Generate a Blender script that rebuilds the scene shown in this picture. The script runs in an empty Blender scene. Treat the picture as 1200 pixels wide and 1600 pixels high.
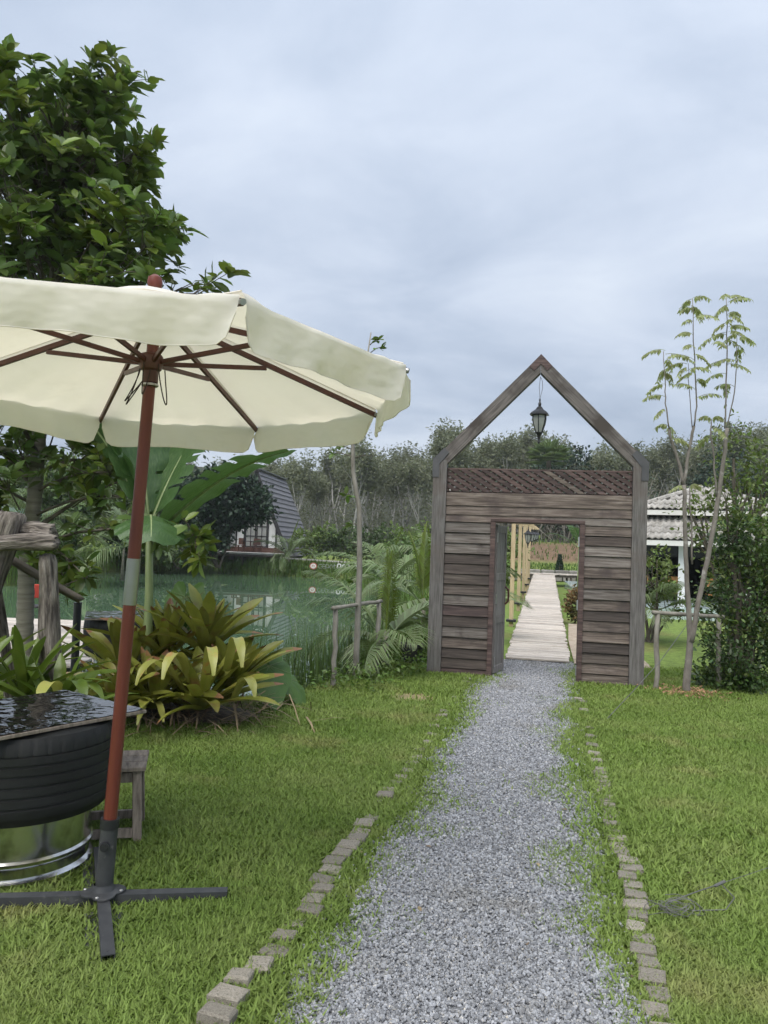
import bpy, math, random
import numpy as np
from mathutils import Vector, Matrix, Euler

random.seed(7)
RNG = np.random.default_rng(11)
SC = bpy.context.scene
COL = SC.collection
rad = math.radians

# ------------------------------------------------------------------ camera
PITCH, ROLL, EYE = rad(2.43), rad(2.06), 1.6
fw = Vector((0, math.cos(PITCH), math.sin(PITCH)))
r0 = Vector((1, 0, 0)); u0 = Vector((0, -math.sin(PITCH), math.cos(PITCH)))
rt = r0 * math.cos(ROLL) + u0 * math.sin(ROLL)
up = u0 * math.cos(ROLL) - r0 * math.sin(ROLL)
cd = bpy.data.cameras.new('camera'); cam = bpy.data.objects.new('camera', cd); COL.objects.link(cam)
cam.matrix_world = Matrix(((rt.x, up.x, -fw.x, 0), (rt.y, up.y, -fw.y, 0), (rt.z, up.z, -fw.z, EYE), (0, 0, 0, 1)))
cd.sensor_fit = 'VERTICAL'; cd.sensor_height = 36; cd.sensor_width = 27; cd.lens = 27
cd.clip_start = 0.05; cd.clip_end = 2000
SC.camera = cam
cy_ = SC.cycles; cy_.max_bounces = 5; cy_.diffuse_bounces = 2; cy_.glossy_bounces = 2; cy_.transmission_bounces = 2; cy_.transparent_max_bounces = 4; cy_.use_adaptive_sampling = True; cy_.adaptive_threshold = 0.03; cy_.caustics_reflective = False; cy_.caustics_refractive = False

# ------------------------------------------------------------------ world, sun, exposure
SUN_EL, SUN_AZ = rad(58), rad(205)      # azimuth clockwise from +Y
W = bpy.data.worlds.new('World'); SC.world = W; W.use_nodes = True
nt = W.node_tree; nt.nodes.clear()
def N(tree, typ, **kw):
    n = tree.nodes.new(typ)
    for k, v in kw.items():
        if k.startswith('i_'):
            n.inputs[k[2:].replace('_', ' ')].default_value = v
        else:
            setattr(n, k, v)
    return n
def mathn(tree, op, a, b=None, clamp=False):
    n = tree.nodes.new('ShaderNodeMath'); n.operation = op; n.use_clamp = clamp
    for i, x in enumerate((a, b)):
        if x is None: continue
        if isinstance(x, (int, float)): n.inputs[i].default_value = x
        else: tree.links.new(x, n.inputs[i])
    return n.outputs[0]
def ramp(tree, fac, stops, interp='LINEAR'):
    n = tree.nodes.new('ShaderNodeValToRGB'); n.color_ramp.interpolation = interp
    els = n.color_ramp.elements
    while len(els) < len(stops): els.new(0.5)
    for e, (p, c) in zip(els, stops):
        e.position = p; e.color = (*c, 1) if len(c) == 3 else c
    tree.links.new(fac, n.inputs[0]); return n.outputs[0]
def mixc(tree, fac, a, b, blend='MIX'):
    n = tree.nodes.new('ShaderNodeMix'); n.data_type = 'RGBA'; n.blend_type = blend
    for s, x in ((0, fac), (6, a), (7, b)):
        if isinstance(x, (int, float)): n.inputs[s].default_value = x
        elif isinstance(x, tuple): n.inputs[s].default_value = (*x, 1)
        else: tree.links.new(x, n.inputs[s])
    return n.outputs[2]
sky = N(nt, 'ShaderNodeTexSky', sky_type='NISHITA', sun_disc=False, sun_elevation=SUN_EL, sun_rotation=SUN_AZ, dust_density=2.0)
bg1 = N(nt, 'ShaderNodeBackground', i_Strength=0.05); nt.links.new(sky.outputs[0], bg1.inputs[0])
tc = N(nt, 'ShaderNodeTexCoord'); sep = N(nt, 'ShaderNodeSeparateXYZ'); nt.links.new(tc.outputs['Generated'], sep.inputs[0])
zc = mathn(nt, 'MAXIMUM', sep.outputs[2], 0.0)
den = mathn(nt, 'ADD', zc, 0.16)
cmb = N(nt, 'ShaderNodeCombineXYZ')
nt.links.new(mathn(nt, 'DIVIDE', sep.outputs[0], den), cmb.inputs[0]); nt.links.new(mathn(nt, 'DIVIDE', sep.outputs[1], den), cmb.inputs[1])
n1 = N(nt, 'ShaderNodeTexNoise', i_Scale=0.55, i_Detail=7.0, i_Roughness=0.55, i_Distortion=0.5)
mp = N(nt, 'ShaderNodeMapping'); mp.inputs['Location'].default_value = (3.3, 1.2, 0); mp.inputs['Scale'].default_value = (1.0, 1.15, 1)
nt.links.new(cmb.outputs[0], mp.inputs[0]); nt.links.new(mp.outputs[0], n1.inputs['Vector'])
n2 = N(nt, 'ShaderNodeTexNoise', i_Scale=1.9, i_Detail=6.0, i_Roughness=0.55, i_Distortion=0.6); nt.links.new(mp.outputs[0], n2.inputs['Vector'])
cl = mathn(nt, 'ADD', mathn(nt, 'MULTIPLY', n1.outputs[0], 0.68), mathn(nt, 'MULTIPLY', n2.outputs[0], 0.32))
cloud = ramp(nt, cl, [(0.36, (0.365, 0.432, 0.545)), (0.47, (0.46, 0.53, 0.645)), (0.56, (0.56, 0.625, 0.735)), (0.67, (0.66, 0.72, 0.81))])
grad = mathn(nt, 'ADD', 0.425, mathn(nt, 'MULTIPLY', zc, 0.205))      # overcast: brighter towards the zenith
cm = N(nt, 'ShaderNodeVectorMath', operation='SCALE'); nt.links.new(cloud, cm.inputs[0]); nt.links.new(grad, cm.inputs[3])
bg2 = N(nt, 'ShaderNodeBackground', i_Strength=1.0); nt.links.new(cm.outputs[0], bg2.inputs[0])
ms = N(nt, 'ShaderNodeMixShader'); ms.inputs[0].default_value = 0.9
nt.links.new(bg1.outputs[0], ms.inputs[1]); nt.links.new(bg2.outputs[0], ms.inputs[2])
wo = N(nt, 'ShaderNodeOutputWorld'); nt.links.new(ms.outputs[0], wo.inputs[0])

sd = bpy.data.lights.new('sun', 'SUN'); sun = bpy.data.objects.new('sun', sd); COL.objects.link(sun)
sd.energy = 1.5; sd.angle = rad(60); sd.color = (1.0, 0.96, 0.90)
sv = Vector((math.sin(SUN_AZ) * math.cos(SUN_EL), math.cos(SUN_AZ) * math.cos(SUN_EL), math.sin(SUN_EL)))
sun.rotation_euler = sv.to_track_quat('Z', 'Y').to_euler()
vs = SC.view_settings; vs.view_transform = 'Standard'; vs.look = 'None'; vs.exposure = 1.38; vs.gamma = 1.0; vs.use_curve_mapping = False

# ------------------------------------------------------------------ materials
MATS = {}
def material(name, cols, rough=0.6, scale=(1, 1, 1), noise=4.0, detail=5.0, coord='Object', bump=0.0, bdist=0.01, metal=0.0,
             spec=0.5, rnd=0.0, island=0.0, trans=0.0, tint=(1.0, 1.0, 0.75), stops=None, world2=None, rough2=None, ior=None, dirt=None):
    """cols: two or more base colours blended by a noise; rnd: value jitter for each object; island: for each loose leaf"""
    m = bpy.data.materials.new(name); m.use_nodes = True; t = m.node_tree; t.nodes.clear(); L = t.links.new
    out = N(t, 'ShaderNodeOutputMaterial'); b = N(t, 'ShaderNodeBsdfPrincipled')
    b.inputs['Roughness'].default_value = rough; b.inputs['Metallic'].default_value = metal
    b.inputs['Specular IOR Level'].default_value = spec
    if ior: b.inputs['IOR'].default_value = ior
    if coord == 'World': src = N(t, 'ShaderNodeNewGeometry').outputs['Position']
    else: src = N(t, 'ShaderNodeTexCoord').outputs[coord]
    if coord == 'Object' and rnd:
        oi0 = N(t, 'ShaderNodeObjectInfo'); va = N(t, 'ShaderNodeVectorMath', operation='ADD')
        sc_ = N(t, 'ShaderNodeVectorMath', operation='SCALE'); sc_.inputs[0].default_value = (13.1, 7.7, 9.3); L(oi0.outputs['Random'], sc_.inputs[3])
        L(src, va.inputs[0]); L(sc_.outputs[0], va.inputs[1]); src = va.outputs[0]
    mp = N(t, 'ShaderNodeMapping'); mp.inputs['Scale'].default_value = scale; L(src, mp.inputs[0])
    nz = N(t, 'ShaderNodeTexNoise', i_Scale=noise, i_Detail=detail, i_Roughness=0.6); L(mp.outputs[0], nz.inputs['Vector'])
    if len(cols) == 1: cols = [cols[0], cols[0]]
    k = len(cols)
    st = stops or [0.32 + 0.36 * i / (k - 1) for i in range(k)]
    c = ramp(t, nz.outputs[0], list(zip(st, cols)))
    if dirt:                                    # (colour, scale, low, high): blotches with a shape of their own
        nd = N(t, 'ShaderNodeTexNoise', i_Scale=dirt[1], i_Detail=4.0, i_Roughness=0.6); L(src, nd.inputs['Vector'])
        f = ramp(t, nd.outputs[0], [(dirt[2], (0, 0, 0)), (dirt[3], (1, 1, 1))]); c = mixc(t, f, c, dirt[0])
    if world2:                                  # second, large noise in world space: (colour, scale, low, high)
        g = N(t, 'ShaderNodeNewGeometry'); n3 = N(t, 'ShaderNodeTexNoise', i_Scale=world2[1], i_Detail=4.0, i_Roughness=0.6)
        L(g.outputs['Position'], n3.inputs['Vector'])
        f = ramp(t, n3.outputs[0], [(world2[2], (0, 0, 0)), (world2[3], (1, 1, 1))]); c = mixc(t, f, c, world2[0])
    if rnd or island:
        fac = None
        if rnd:
            oi = N(t, 'ShaderNodeObjectInfo'); fac = mathn(t, 'ADD', mathn(t, 'MULTIPLY', oi.outputs['Random'], 2 * rnd), 1 - rnd)
        if island:
            g = N(t, 'ShaderNodeNewGeometry'); f2 = mathn(t, 'ADD', mathn(t, 'MULTIPLY', g.outputs['Random Per Island'], 2 * island), 1 - island)
            fac = f2 if fac is None else mathn(t, 'MULTIPLY', fac, f2)
        hs = N(t, 'ShaderNodeHueSaturation'); L(c, hs.inputs['Color']); L(fac, hs.inputs['Value'])
        if island:
            L(mathn(t, 'ADD', 0.485, mathn(t, 'MULTIPLY', g.outputs['Random Per Island'], 0.03)), hs.inputs['Hue'])
        c = hs.outputs[0]
    L(c, b.inputs['Base Color'])
    if rough2 is not None:
        L(mathn(t, 'ADD', rough, mathn(t, 'MULTIPLY', nz.outputs[0], rough2 - rough)), b.inputs['Roughness'])
    if bump:
        bp = N(t, 'ShaderNodeBump'); bp.inputs['Strength'].default_value = bump; bp.inputs['Distance'].default_value = bdist
        L(nz.outputs[0], bp.inputs['Height']); L(bp.outputs[0], b.inputs['Normal'])
    if trans:
        tr = N(t, 'ShaderNodeBsdfTranslucent'); L(mixc(t, 1.0, c, tint, 'MULTIPLY'), tr.inputs[0])
        mx = N(t, 'ShaderNodeMixShader'); mx.inputs[0].default_value = trans
        L(b.outputs[0], mx.inputs[1]); L(tr.outputs[0], mx.inputs[2]); L(mx.outputs[0], out.inputs[0])
    else:
        L(b.outputs[0], out.inputs[0])
    MATS[name] = m; return m
M = MATS
material('weathered_plank', [(0.032, 0.023, 0.018), (0.086, 0.066, 0.053), (0.145, 0.116, 0.096), (0.21, 0.18, 0.153)], 0.75, (1.4, 26, 26), 2.2, 9, bump=0.5, bdist=0.004, rnd=0.38,
         dirt=((0.050, 0.036, 0.033), 2.3, 0.52, 0.70), stops=[0.30, 0.45, 0.58, 0.72])
material('red_brown_plank', [(0.030, 0.018, 0.016), (0.070, 0.043, 0.038), (0.125, 0.085, 0.075)], 0.7, (1, 14, 14), 3.0, 8, bump=0.4, bdist=0.003, rnd=0.3)
material('pale_plank', [(0.055, 0.044, 0.037), (0.112, 0.094, 0.081), (0.165, 0.145, 0.128), (0.22, 0.20, 0.18)], 0.78, (1.4, 26, 26), 2.2, 9, bump=0.5, bdist=0.004, rnd=0.22, dirt=((0.06, 0.045, 0.04), 3.0, 0.56, 0.70))
material('dark_plank', [(0.022, 0.016, 0.013), (0.054, 0.041, 0.034), (0.095, 0.075, 0.064)], 0.75, (1.4, 26, 26), 2.2, 9, bump=0.5, bdist=0.004, rnd=0.25, dirt=((0.12, 0.10, 0.09), 2.5, 0.62, 0.75))
material('door_grey', [(0.11, 0.098, 0.09), (0.20, 0.182, 0.168), (0.29, 0.27, 0.252)], 0.78, (26, 26, 1.4), 2.2, 9, bump=0.4, bdist=0.004, rnd=0.12)
material('grey_post', [(0.07, 0.065, 0.06), (0.125, 0.117, 0.11), (0.18, 0.172, 0.164)], 0.8, (24, 24, 1.4), 3.0, 8, bump=0.5, bdist=0.004, dirt=((0.10, 0.075, 0.062), 1.5, 0.50, 0.72))
material('grey_rafter', [(0.055, 0.048, 0.044), (0.12, 0.106, 0.097), (0.18, 0.16, 0.148)], 0.8, (1.4, 24, 24), 3.0, 8, bump=0.5, bdist=0.004, dirt=((0.055, 0.044, 0.038), 2.2, 0.52, 0.66))
material('bracket_steel', [(0.055, 0.056, 0.06), (0.085, 0.085, 0.09)], 0.55, noise=6, bump=0.1)
material('hinge_steel', [(0.35, 0.35, 0.35), (0.5, 0.5, 0.5)], 0.35, metal=0.8)
material('black_iron', [(0.012, 0.013, 0.015), (0.025, 0.026, 0.028)], 0.45, noise=12, bump=0.1)
material('canvas', [(0.86, 0.83, 0.775), (0.89, 0.865, 0.815)], 0.75, (1, 1, 1.6), 3.2, 3, bump=0.7, bdist=0.035, trans=0.45, spec=0.2, tint=(1.0, 0.945, 0.79), dirt=((0.73, 0.70, 0.63), 2.4, 0.58, 0.82))
material('red_wood', [(0.115, 0.026, 0.017), (0.17, 0.044, 0.028)], 0.38, (6, 6, 0.6), 4.0, 6, bump=0.1, bdist=0.002, spec=0.4)
material('dark_red_wood', [(0.06, 0.018, 0.014), (0.10, 0.032, 0.024)], 0.45, (4, 4, 4), 4.0, 6)
material('steel', [(0.33, 0.33, 0.32), (0.40, 0.40, 0.39)], 0.32, noise=5, metal=1.0)
material('grey_paint', [(0.032, 0.034, 0.037), (0.055, 0.057, 0.06), (0.10, 0.10, 0.10)], 0.5, (1, 1, 1), 14, 8, bump=0.15, bdist=0.002, stops=[0.3, 0.6, 0.8], dirt=((0.17, 0.165, 0.15), 22, 0.66, 0.74))
material('rubber', [(0.004, 0.0045, 0.005), (0.009, 0.0095, 0.010)], 0.5, (1, 1, 4), 14, 6, bump=0.2, bdist=0.003, rough2=0.75, dirt=((0.015, 0.015, 0.014), 6, 0.58, 0.8))
material('chrome', [(0.60, 0.61, 0.60), (0.72, 0.72, 0.71)], 0.10, (1, 1, 1), 5, 4, metal=1.0, bump=0.06, bdist=0.03, rough2=0.3, dirt=((0.30, 0.29, 0.26), 7, 0.55, 0.75))
material('table_glass', [(0.003, 0.003, 0.003), (0.008, 0.008, 0.008)], 0.02, (1, 1, 1), 8, 1.5, bump=0.42, bdist=0.02, spec=0.5)
material('stool_wood', [(0.12, 0.095, 0.075), (0.23, 0.19, 0.155), (0.32, 0.27, 0.225)], 0.8, (12, 2, 2), 4, 7, bump=0.4, bdist=0.003, rnd=0.15)
material('block', [(0.155, 0.137, 0.11), (0.245, 0.222, 0.183), (0.325, 0.30, 0.255)], 0.95, (1, 1, 1), 22, 8, bump=0.6, bdist=0.006, rnd=0.25, dirt=((0.07, 0.065, 0.04), 9, 0.54, 0.75))
material('driftwood', [(0.06, 0.05, 0.042), (0.18, 0.155, 0.13), (0.33, 0.295, 0.255)], 0.9, (9, 9, 1.2), 3.5, 9, bump=1.0, bdist=0.045, stops=[0.38, 0.5, 0.64])
material('deck_board', [(0.35, 0.30, 0.255), (0.47, 0.42, 0.365), (0.58, 0.535, 0.48)], 0.85, (1.5, 18, 18), 3, 7, bump=0.3, bdist=0.003, rnd=0.22, dirt=((0.26, 0.20, 0.15), 3, 0.55, 0.8))
material('pale_post', [(0.38, 0.29, 0.17), (0.52, 0.42, 0.26)], 0.8, (14, 14, 1), 3, 6, rnd=0.1)
material('gravel', [(0.125, 0.13, 0.142), (0.255, 0.264, 0.283), (0.42, 0.43, 0.448)], 0.9, noise=9, detail=4, rnd=0.42, spec=0.3, dirt=((0.46, 0.42, 0.35), 1.0, 0.56, 0.68), world2=((0.20, 0.19, 0.17), 1.6, 0.55, 0.8))
material('gravel_bed', [(0.10, 0.105, 0.11), (0.22, 0.23, 0.25), (0.36, 0.37, 0.40)], 0.95, noise=70, detail=6, coord='World', bump=0.8, bdist=0.01)
material('sand', [(0.30, 0.235, 0.175), (0.45, 0.375, 0.295)], 0.95, noise=6, detail=8, coord='World', bump=0.4, world2=((0.16, 0.14, 0.08), 3.0, 0.55, 0.7))
material('grass_blade', [(0.175, 0.262, 0.058), (0.225, 0.312, 0.080), (0.275, 0.347, 0.108)], 0.55, (1, 1, 1), 1.3, 5, coord='World', rnd=0.28, trans=0.42, spec=0.2,
         world2=((0.36, 0.345, 0.15), 1.1, 0.56, 0.78))
material('reed', [(0.055, 0.10, 0.02), (0.105, 0.16, 0.034)], 0.5, noise=3, island=0.35, trans=0.3)
material('far_grass', [(0.065, 0.13, 0.02), (0.115, 0.18, 0.035)], 0.7, (1, 1, 1), 0.6, coord='World', island=0.3, trans=0.3)
material('straw', [(0.15, 0.105, 0.06), (0.28, 0.21, 0.13)], 0.85, noise=6, island=0.4)
material('mulch', [(0.20, 0.10, 0.055), (0.36, 0.20, 0.12)], 0.9, noise=5, rnd=0.4)
material('bark_ringed', [(0.13, 0.12, 0.09), (0.24, 0.225, 0.18)], 0.9, (1, 1, 9), 3.0, 6, bump=0.5, bdist=0.01)
material('bark_grey', [(0.16, 0.145, 0.12), (0.30, 0.28, 0.245)], 0.9, (3, 3, 1), 5.0, 6, bump=0.4, bdist=0.006)
material('bark_sapling', [(0.12, 0.105, 0.09), (0.215, 0.195, 0.17)], 0.9, (3, 3, 1.5), 6.0, 8, bump=0.5, bdist=0.006, dirt=((0.30, 0.29, 0.265), 9, 0.6, 0.7))
material('bark_pale', [(0.27, 0.26, 0.24), (0.46, 0.45, 0.43)], 0.9, (1, 1, 0.6), 2.0, 5)
material('bark_dark', [(0.07, 0.06, 0.045), (0.14, 0.12, 0.095)], 0.9, (3, 3, 1), 4.0, 5)
material('leaf_broad', [(0.088, 0.145, 0.038), (0.138, 0.20, 0.054)], 0.36, noise=0.9, island=0.42, trans=0.42, world2=((0.125, 0.19, 0.03), 1.3, 0.56, 0.70))
material('leaf_young', [(0.11, 0.165, 0.026), (0.175, 0.225, 0.042)], 0.36, noise=0.9, island=0.35, trans=0.3)
material('leaf_fresh', [(0.085, 0.16, 0.025), (0.14, 0.215, 0.045)], 0.45, noise=1.2, island=0.35, trans=0.35)
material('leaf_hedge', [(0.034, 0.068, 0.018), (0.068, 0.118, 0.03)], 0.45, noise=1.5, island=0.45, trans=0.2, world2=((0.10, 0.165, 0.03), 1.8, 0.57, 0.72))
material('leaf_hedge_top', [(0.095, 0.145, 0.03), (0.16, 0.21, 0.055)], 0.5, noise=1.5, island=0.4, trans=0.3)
material('leaf_rubber_hazed', [(0.165, 0.187, 0.112), (0.215, 0.232, 0.155)], 0.8, noise=0.35, island=0.16, trans=0.38, rnd=0.12)  # pale and grey: distance haze put into the leaf colour
material('leaf_house_tree', [(0.020, 0.042, 0.022), (0.038, 0.070, 0.037)], 0.6, noise=1.0, island=0.4, trans=0.15)
material('leaf_mixed', [(0.055, 0.10, 0.03), (0.105, 0.16, 0.046)], 0.6, noise=0.5, island=0.4, trans=0.25, rnd=0.25)
material('leaf_bright', [(0.105, 0.17, 0.036), (0.165, 0.23, 0.06)], 0.6, noise=0.7, island=0.35, trans=0.3, rnd=0.15)
material('leaf_pinnate', [(0.33, 0.38, 0.17), (0.47, 0.50, 0.28)], 0.6, noise=2, island=0.3, trans=0.6)
material('leaf_red_tip', [(0.07, 0.12, 0.03), (0.26, 0.13, 0.07)], 0.6, noise=3, island=0.35, trans=0.25)
material('palm_leaf', [(0.125, 0.18, 0.07), (0.205, 0.26, 0.12)], 0.45, noise=1.5, island=0.3, trans=0.3, rnd=0.12)
material('palm_young', [(0.11, 0.165, 0.02), (0.18, 0.235, 0.04)], 0.45, noise=1.5, island=0.3, trans=0.4)
material('banana_leaf', [(0.048, 0.108, 0.032), (0.088, 0.160, 0.052)], 0.34, (1, 8, 1), 2.0, 5, coord='UV', bump=0.3, bdist=0.02, trans=0.32)
material('banana_stem', [(0.16, 0.22, 0.08), (0.26, 0.31, 0.14)], 0.5, (8, 8, 1), 3)
material('brom_leaf', [(0.16, 0.182, 0.03), (0.275, 0.28, 0.052)], 0.36, (1, 1, 1), 3, 4, rnd=0.3, trans=0.22, dirt=((0.17, 0.075, 0.035), 4.0, 0.54, 0.76))
material('brom_green', [(0.075, 0.125, 0.016), (0.135, 0.185, 0.03)], 0.34, (1, 1, 1), 3, 4, rnd=0.25, trans=0.25)
material('brom_yellow', [(0.27, 0.285, 0.06), (0.37, 0.355, 0.10)], 0.4, (1, 1, 1), 3, 4, rnd=0.12, trans=0.2, dirt=((0.42, 0.20, 0.06), 5.0, 0.60, 0.72))
material('brom_tip', [(0.19, 0.085, 0.035), (0.26, 0.14, 0.06)], 0.45, noise=4, rnd=0.2)
material('taro_leaf', [(0.075, 0.16, 0.035), (0.115, 0.205, 0.05)], 0.4, noise=4, trans=0.28)
material('water', [(0.082, 0.145, 0.082), (0.096, 0.160, 0.094)], 0.0, (1, 0.35, 1), 1.1, 2, coord='World', bump=0.006, bdist=0.05, ior=1.62, spec=0.5)
material('pool_water', [(0.40, 0.50, 0.50), (0.50, 0.58, 0.57)], 0.12, (0.4, 3.0, 1), 2.0, 3, coord='World', bump=0.1, bdist=0.03, ior=1.33)
material('white_wall', [(0.70, 0.71, 0.71), (0.78, 0.78, 0.77)], 0.8, noise=1.5, dirt=((0.55, 0.54, 0.52), 1.0, 0.6, 0.8))
material('curtain', [(0.62, 0.64, 0.64), (0.75, 0.76, 0.75)], 0.85, (7, 7, 0.3), 2.0, 3)
material('painted_interior_shade', [(0.015, 0.015, 0.016), (0.025, 0.025, 0.026)], 0.9)  # near-black: shade inside the pavilion put into the wall colour
material('roof_slate', [(0.15, 0.147, 0.165), (0.205, 0.20, 0.22)], 0.75, (0.4, 3, 3), 2, rnd=0.10)
material('roof_slate_dark', [(0.06, 0.058, 0.065), (0.085, 0.08, 0.09)], 0.8)
material('roof_tile', [(0.22, 0.208, 0.188), (0.32, 0.305, 0.28), (0.41, 0.395, 0.365)], 0.9, noise=4, detail=6, rnd=0.14, bump=0.2, dirt=((0.15, 0.14, 0.12), 2.2, 0.52, 0.75))
material('fascia', [(0.60, 0.59, 0.56), (0.70, 0.69, 0.66)], 0.7, noise=3)
material('concrete', [(0.34, 0.33, 0.31), (0.47, 0.46, 0.43)], 0.9, noise=3, detail=8, bump=0.2)
material('house_frame', [(0.014, 0.014, 0.015), (0.025, 0.025, 0.026)], 0.6)
material('window_glass', [(0.02, 0.022, 0.025)], 0.05, spec=0.6)
material('lamp_glass', [(0.55, 0.57, 0.58), (0.66, 0.67, 0.68)], 0.25, spec=0.7, trans=0.55)
material('brown_board', [(0.075, 0.036, 0.026), (0.12, 0.06, 0.043)], 0.7, noise=3)
material('orange_wood', [(0.42, 0.19, 0.055), (0.52, 0.26, 0.085)], 0.6, noise=3)
material('sign_white', [(0.62, 0.63, 0.60)], 0.6)
material('sign_red', [(0.36, 0.10, 0.07)], 0.6)
material('sign_grey', [(0.22, 0.25, 0.21)], 0.6)
material('red_cloth', [(0.45, 0.05, 0.035), (0.55, 0.08, 0.05)], 0.8, noise=4)
material('pot_plastic', [(0.018, 0.018, 0.018), (0.03, 0.03, 0.03)], 0.6)
material('wire', [(0.10, 0.10, 0.095), (0.17, 0.17, 0.16)], 0.5, metal=0.3)
material('tarp', [(0.10, 0.19, 0.17), (0.16, 0.25, 0.22)], 0.6)
material('stone', [(0.17, 0.16, 0.145), (0.30, 0.285, 0.26)], 0.95, noise=4, bump=0.5, rnd=0.25)
material('rope', [(0.03, 0.017, 0.014)], 0.8)

# ground: colours carried by a vertex attribute (lawn, bank, earth, painted shade of the wood), broken up by noise
def ground_mat():
    m = bpy.data.materials.new('ground'); m.use_nodes = True; t = m.node_tree; b = t.nodes['Principled BSDF']; L = t.links.new
    a = N(t, 'ShaderNodeAttribute', attribute_name='ground_colour'); g = N(t, 'ShaderNodeNewGeometry')
    n = N(t, 'ShaderNodeTexNoise', i_Scale=7.0, i_Detail=9.0, i_Roughness=0.7); L(g.outputs['Position'], n.inputs['Vector'])
    c = mixc(t, 1.0, a.outputs['Color'], ramp(t, n.outputs[0], [(0.3, (0.55, 0.55, 0.55)), (0.7, (1.4, 1.35, 1.2))]), 'MULTIPLY')
    L(c, b.inputs['Base Color']); b.inputs['Roughness'].default_value = 0.95; b.inputs['Specular IOR Level'].default_value = 0.2
    bp = N(t, 'ShaderNodeBump', i_Strength=0.6, i_Distance=0.02); L(n.outputs[0], bp.inputs['Height']); L(bp.outputs[0], b.inputs['Normal'])
    MATS['ground'] = m
ground_mat()

# ------------------------------------------------------------------ mesh helpers
def link_mesh(name, me, parent=None):
    o = bpy.data.objects.new(name, me); COL.objects.link(o)
    if parent: o.parent = parent
    return o
def mk_mesh(name, V, F, mat=None, smooth=False, uv=None):
    me = bpy.data.meshes.new(name)
    me.from_pydata([tuple(v) for v in V], [], F)
    if mat: me.materials.append(M[mat])
    if smooth: me.polygons.foreach_set('use_smooth', [True] * len(me.polygons))
    me.update(); return me
def np_mesh(name, V, F, mat=None, smooth=False):
    """V (n,3) array, F (m,k) array of equal-sided faces"""
    me = bpy.data.meshes.new(name); V = np.asarray(V, np.float32); F = np.asarray(F, np.int32)
    me.vertices.add(len(V)); me.vertices.foreach_set('co', V.ravel())
    k = F.shape[1]; me.loops.add(F.size); me.loops.foreach_set('vertex_index', F.ravel())
    me.polygons.add(len(F)); me.polygons.foreach_set('loop_start', np.arange(0, F.size, k, dtype=np.int32))
    if smooth: me.polygons.foreach_set('use_smooth', np.ones(len(F), bool))
    if mat: me.materials.append(M[mat])
    me.update(calc_edges=True); return me
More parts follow.
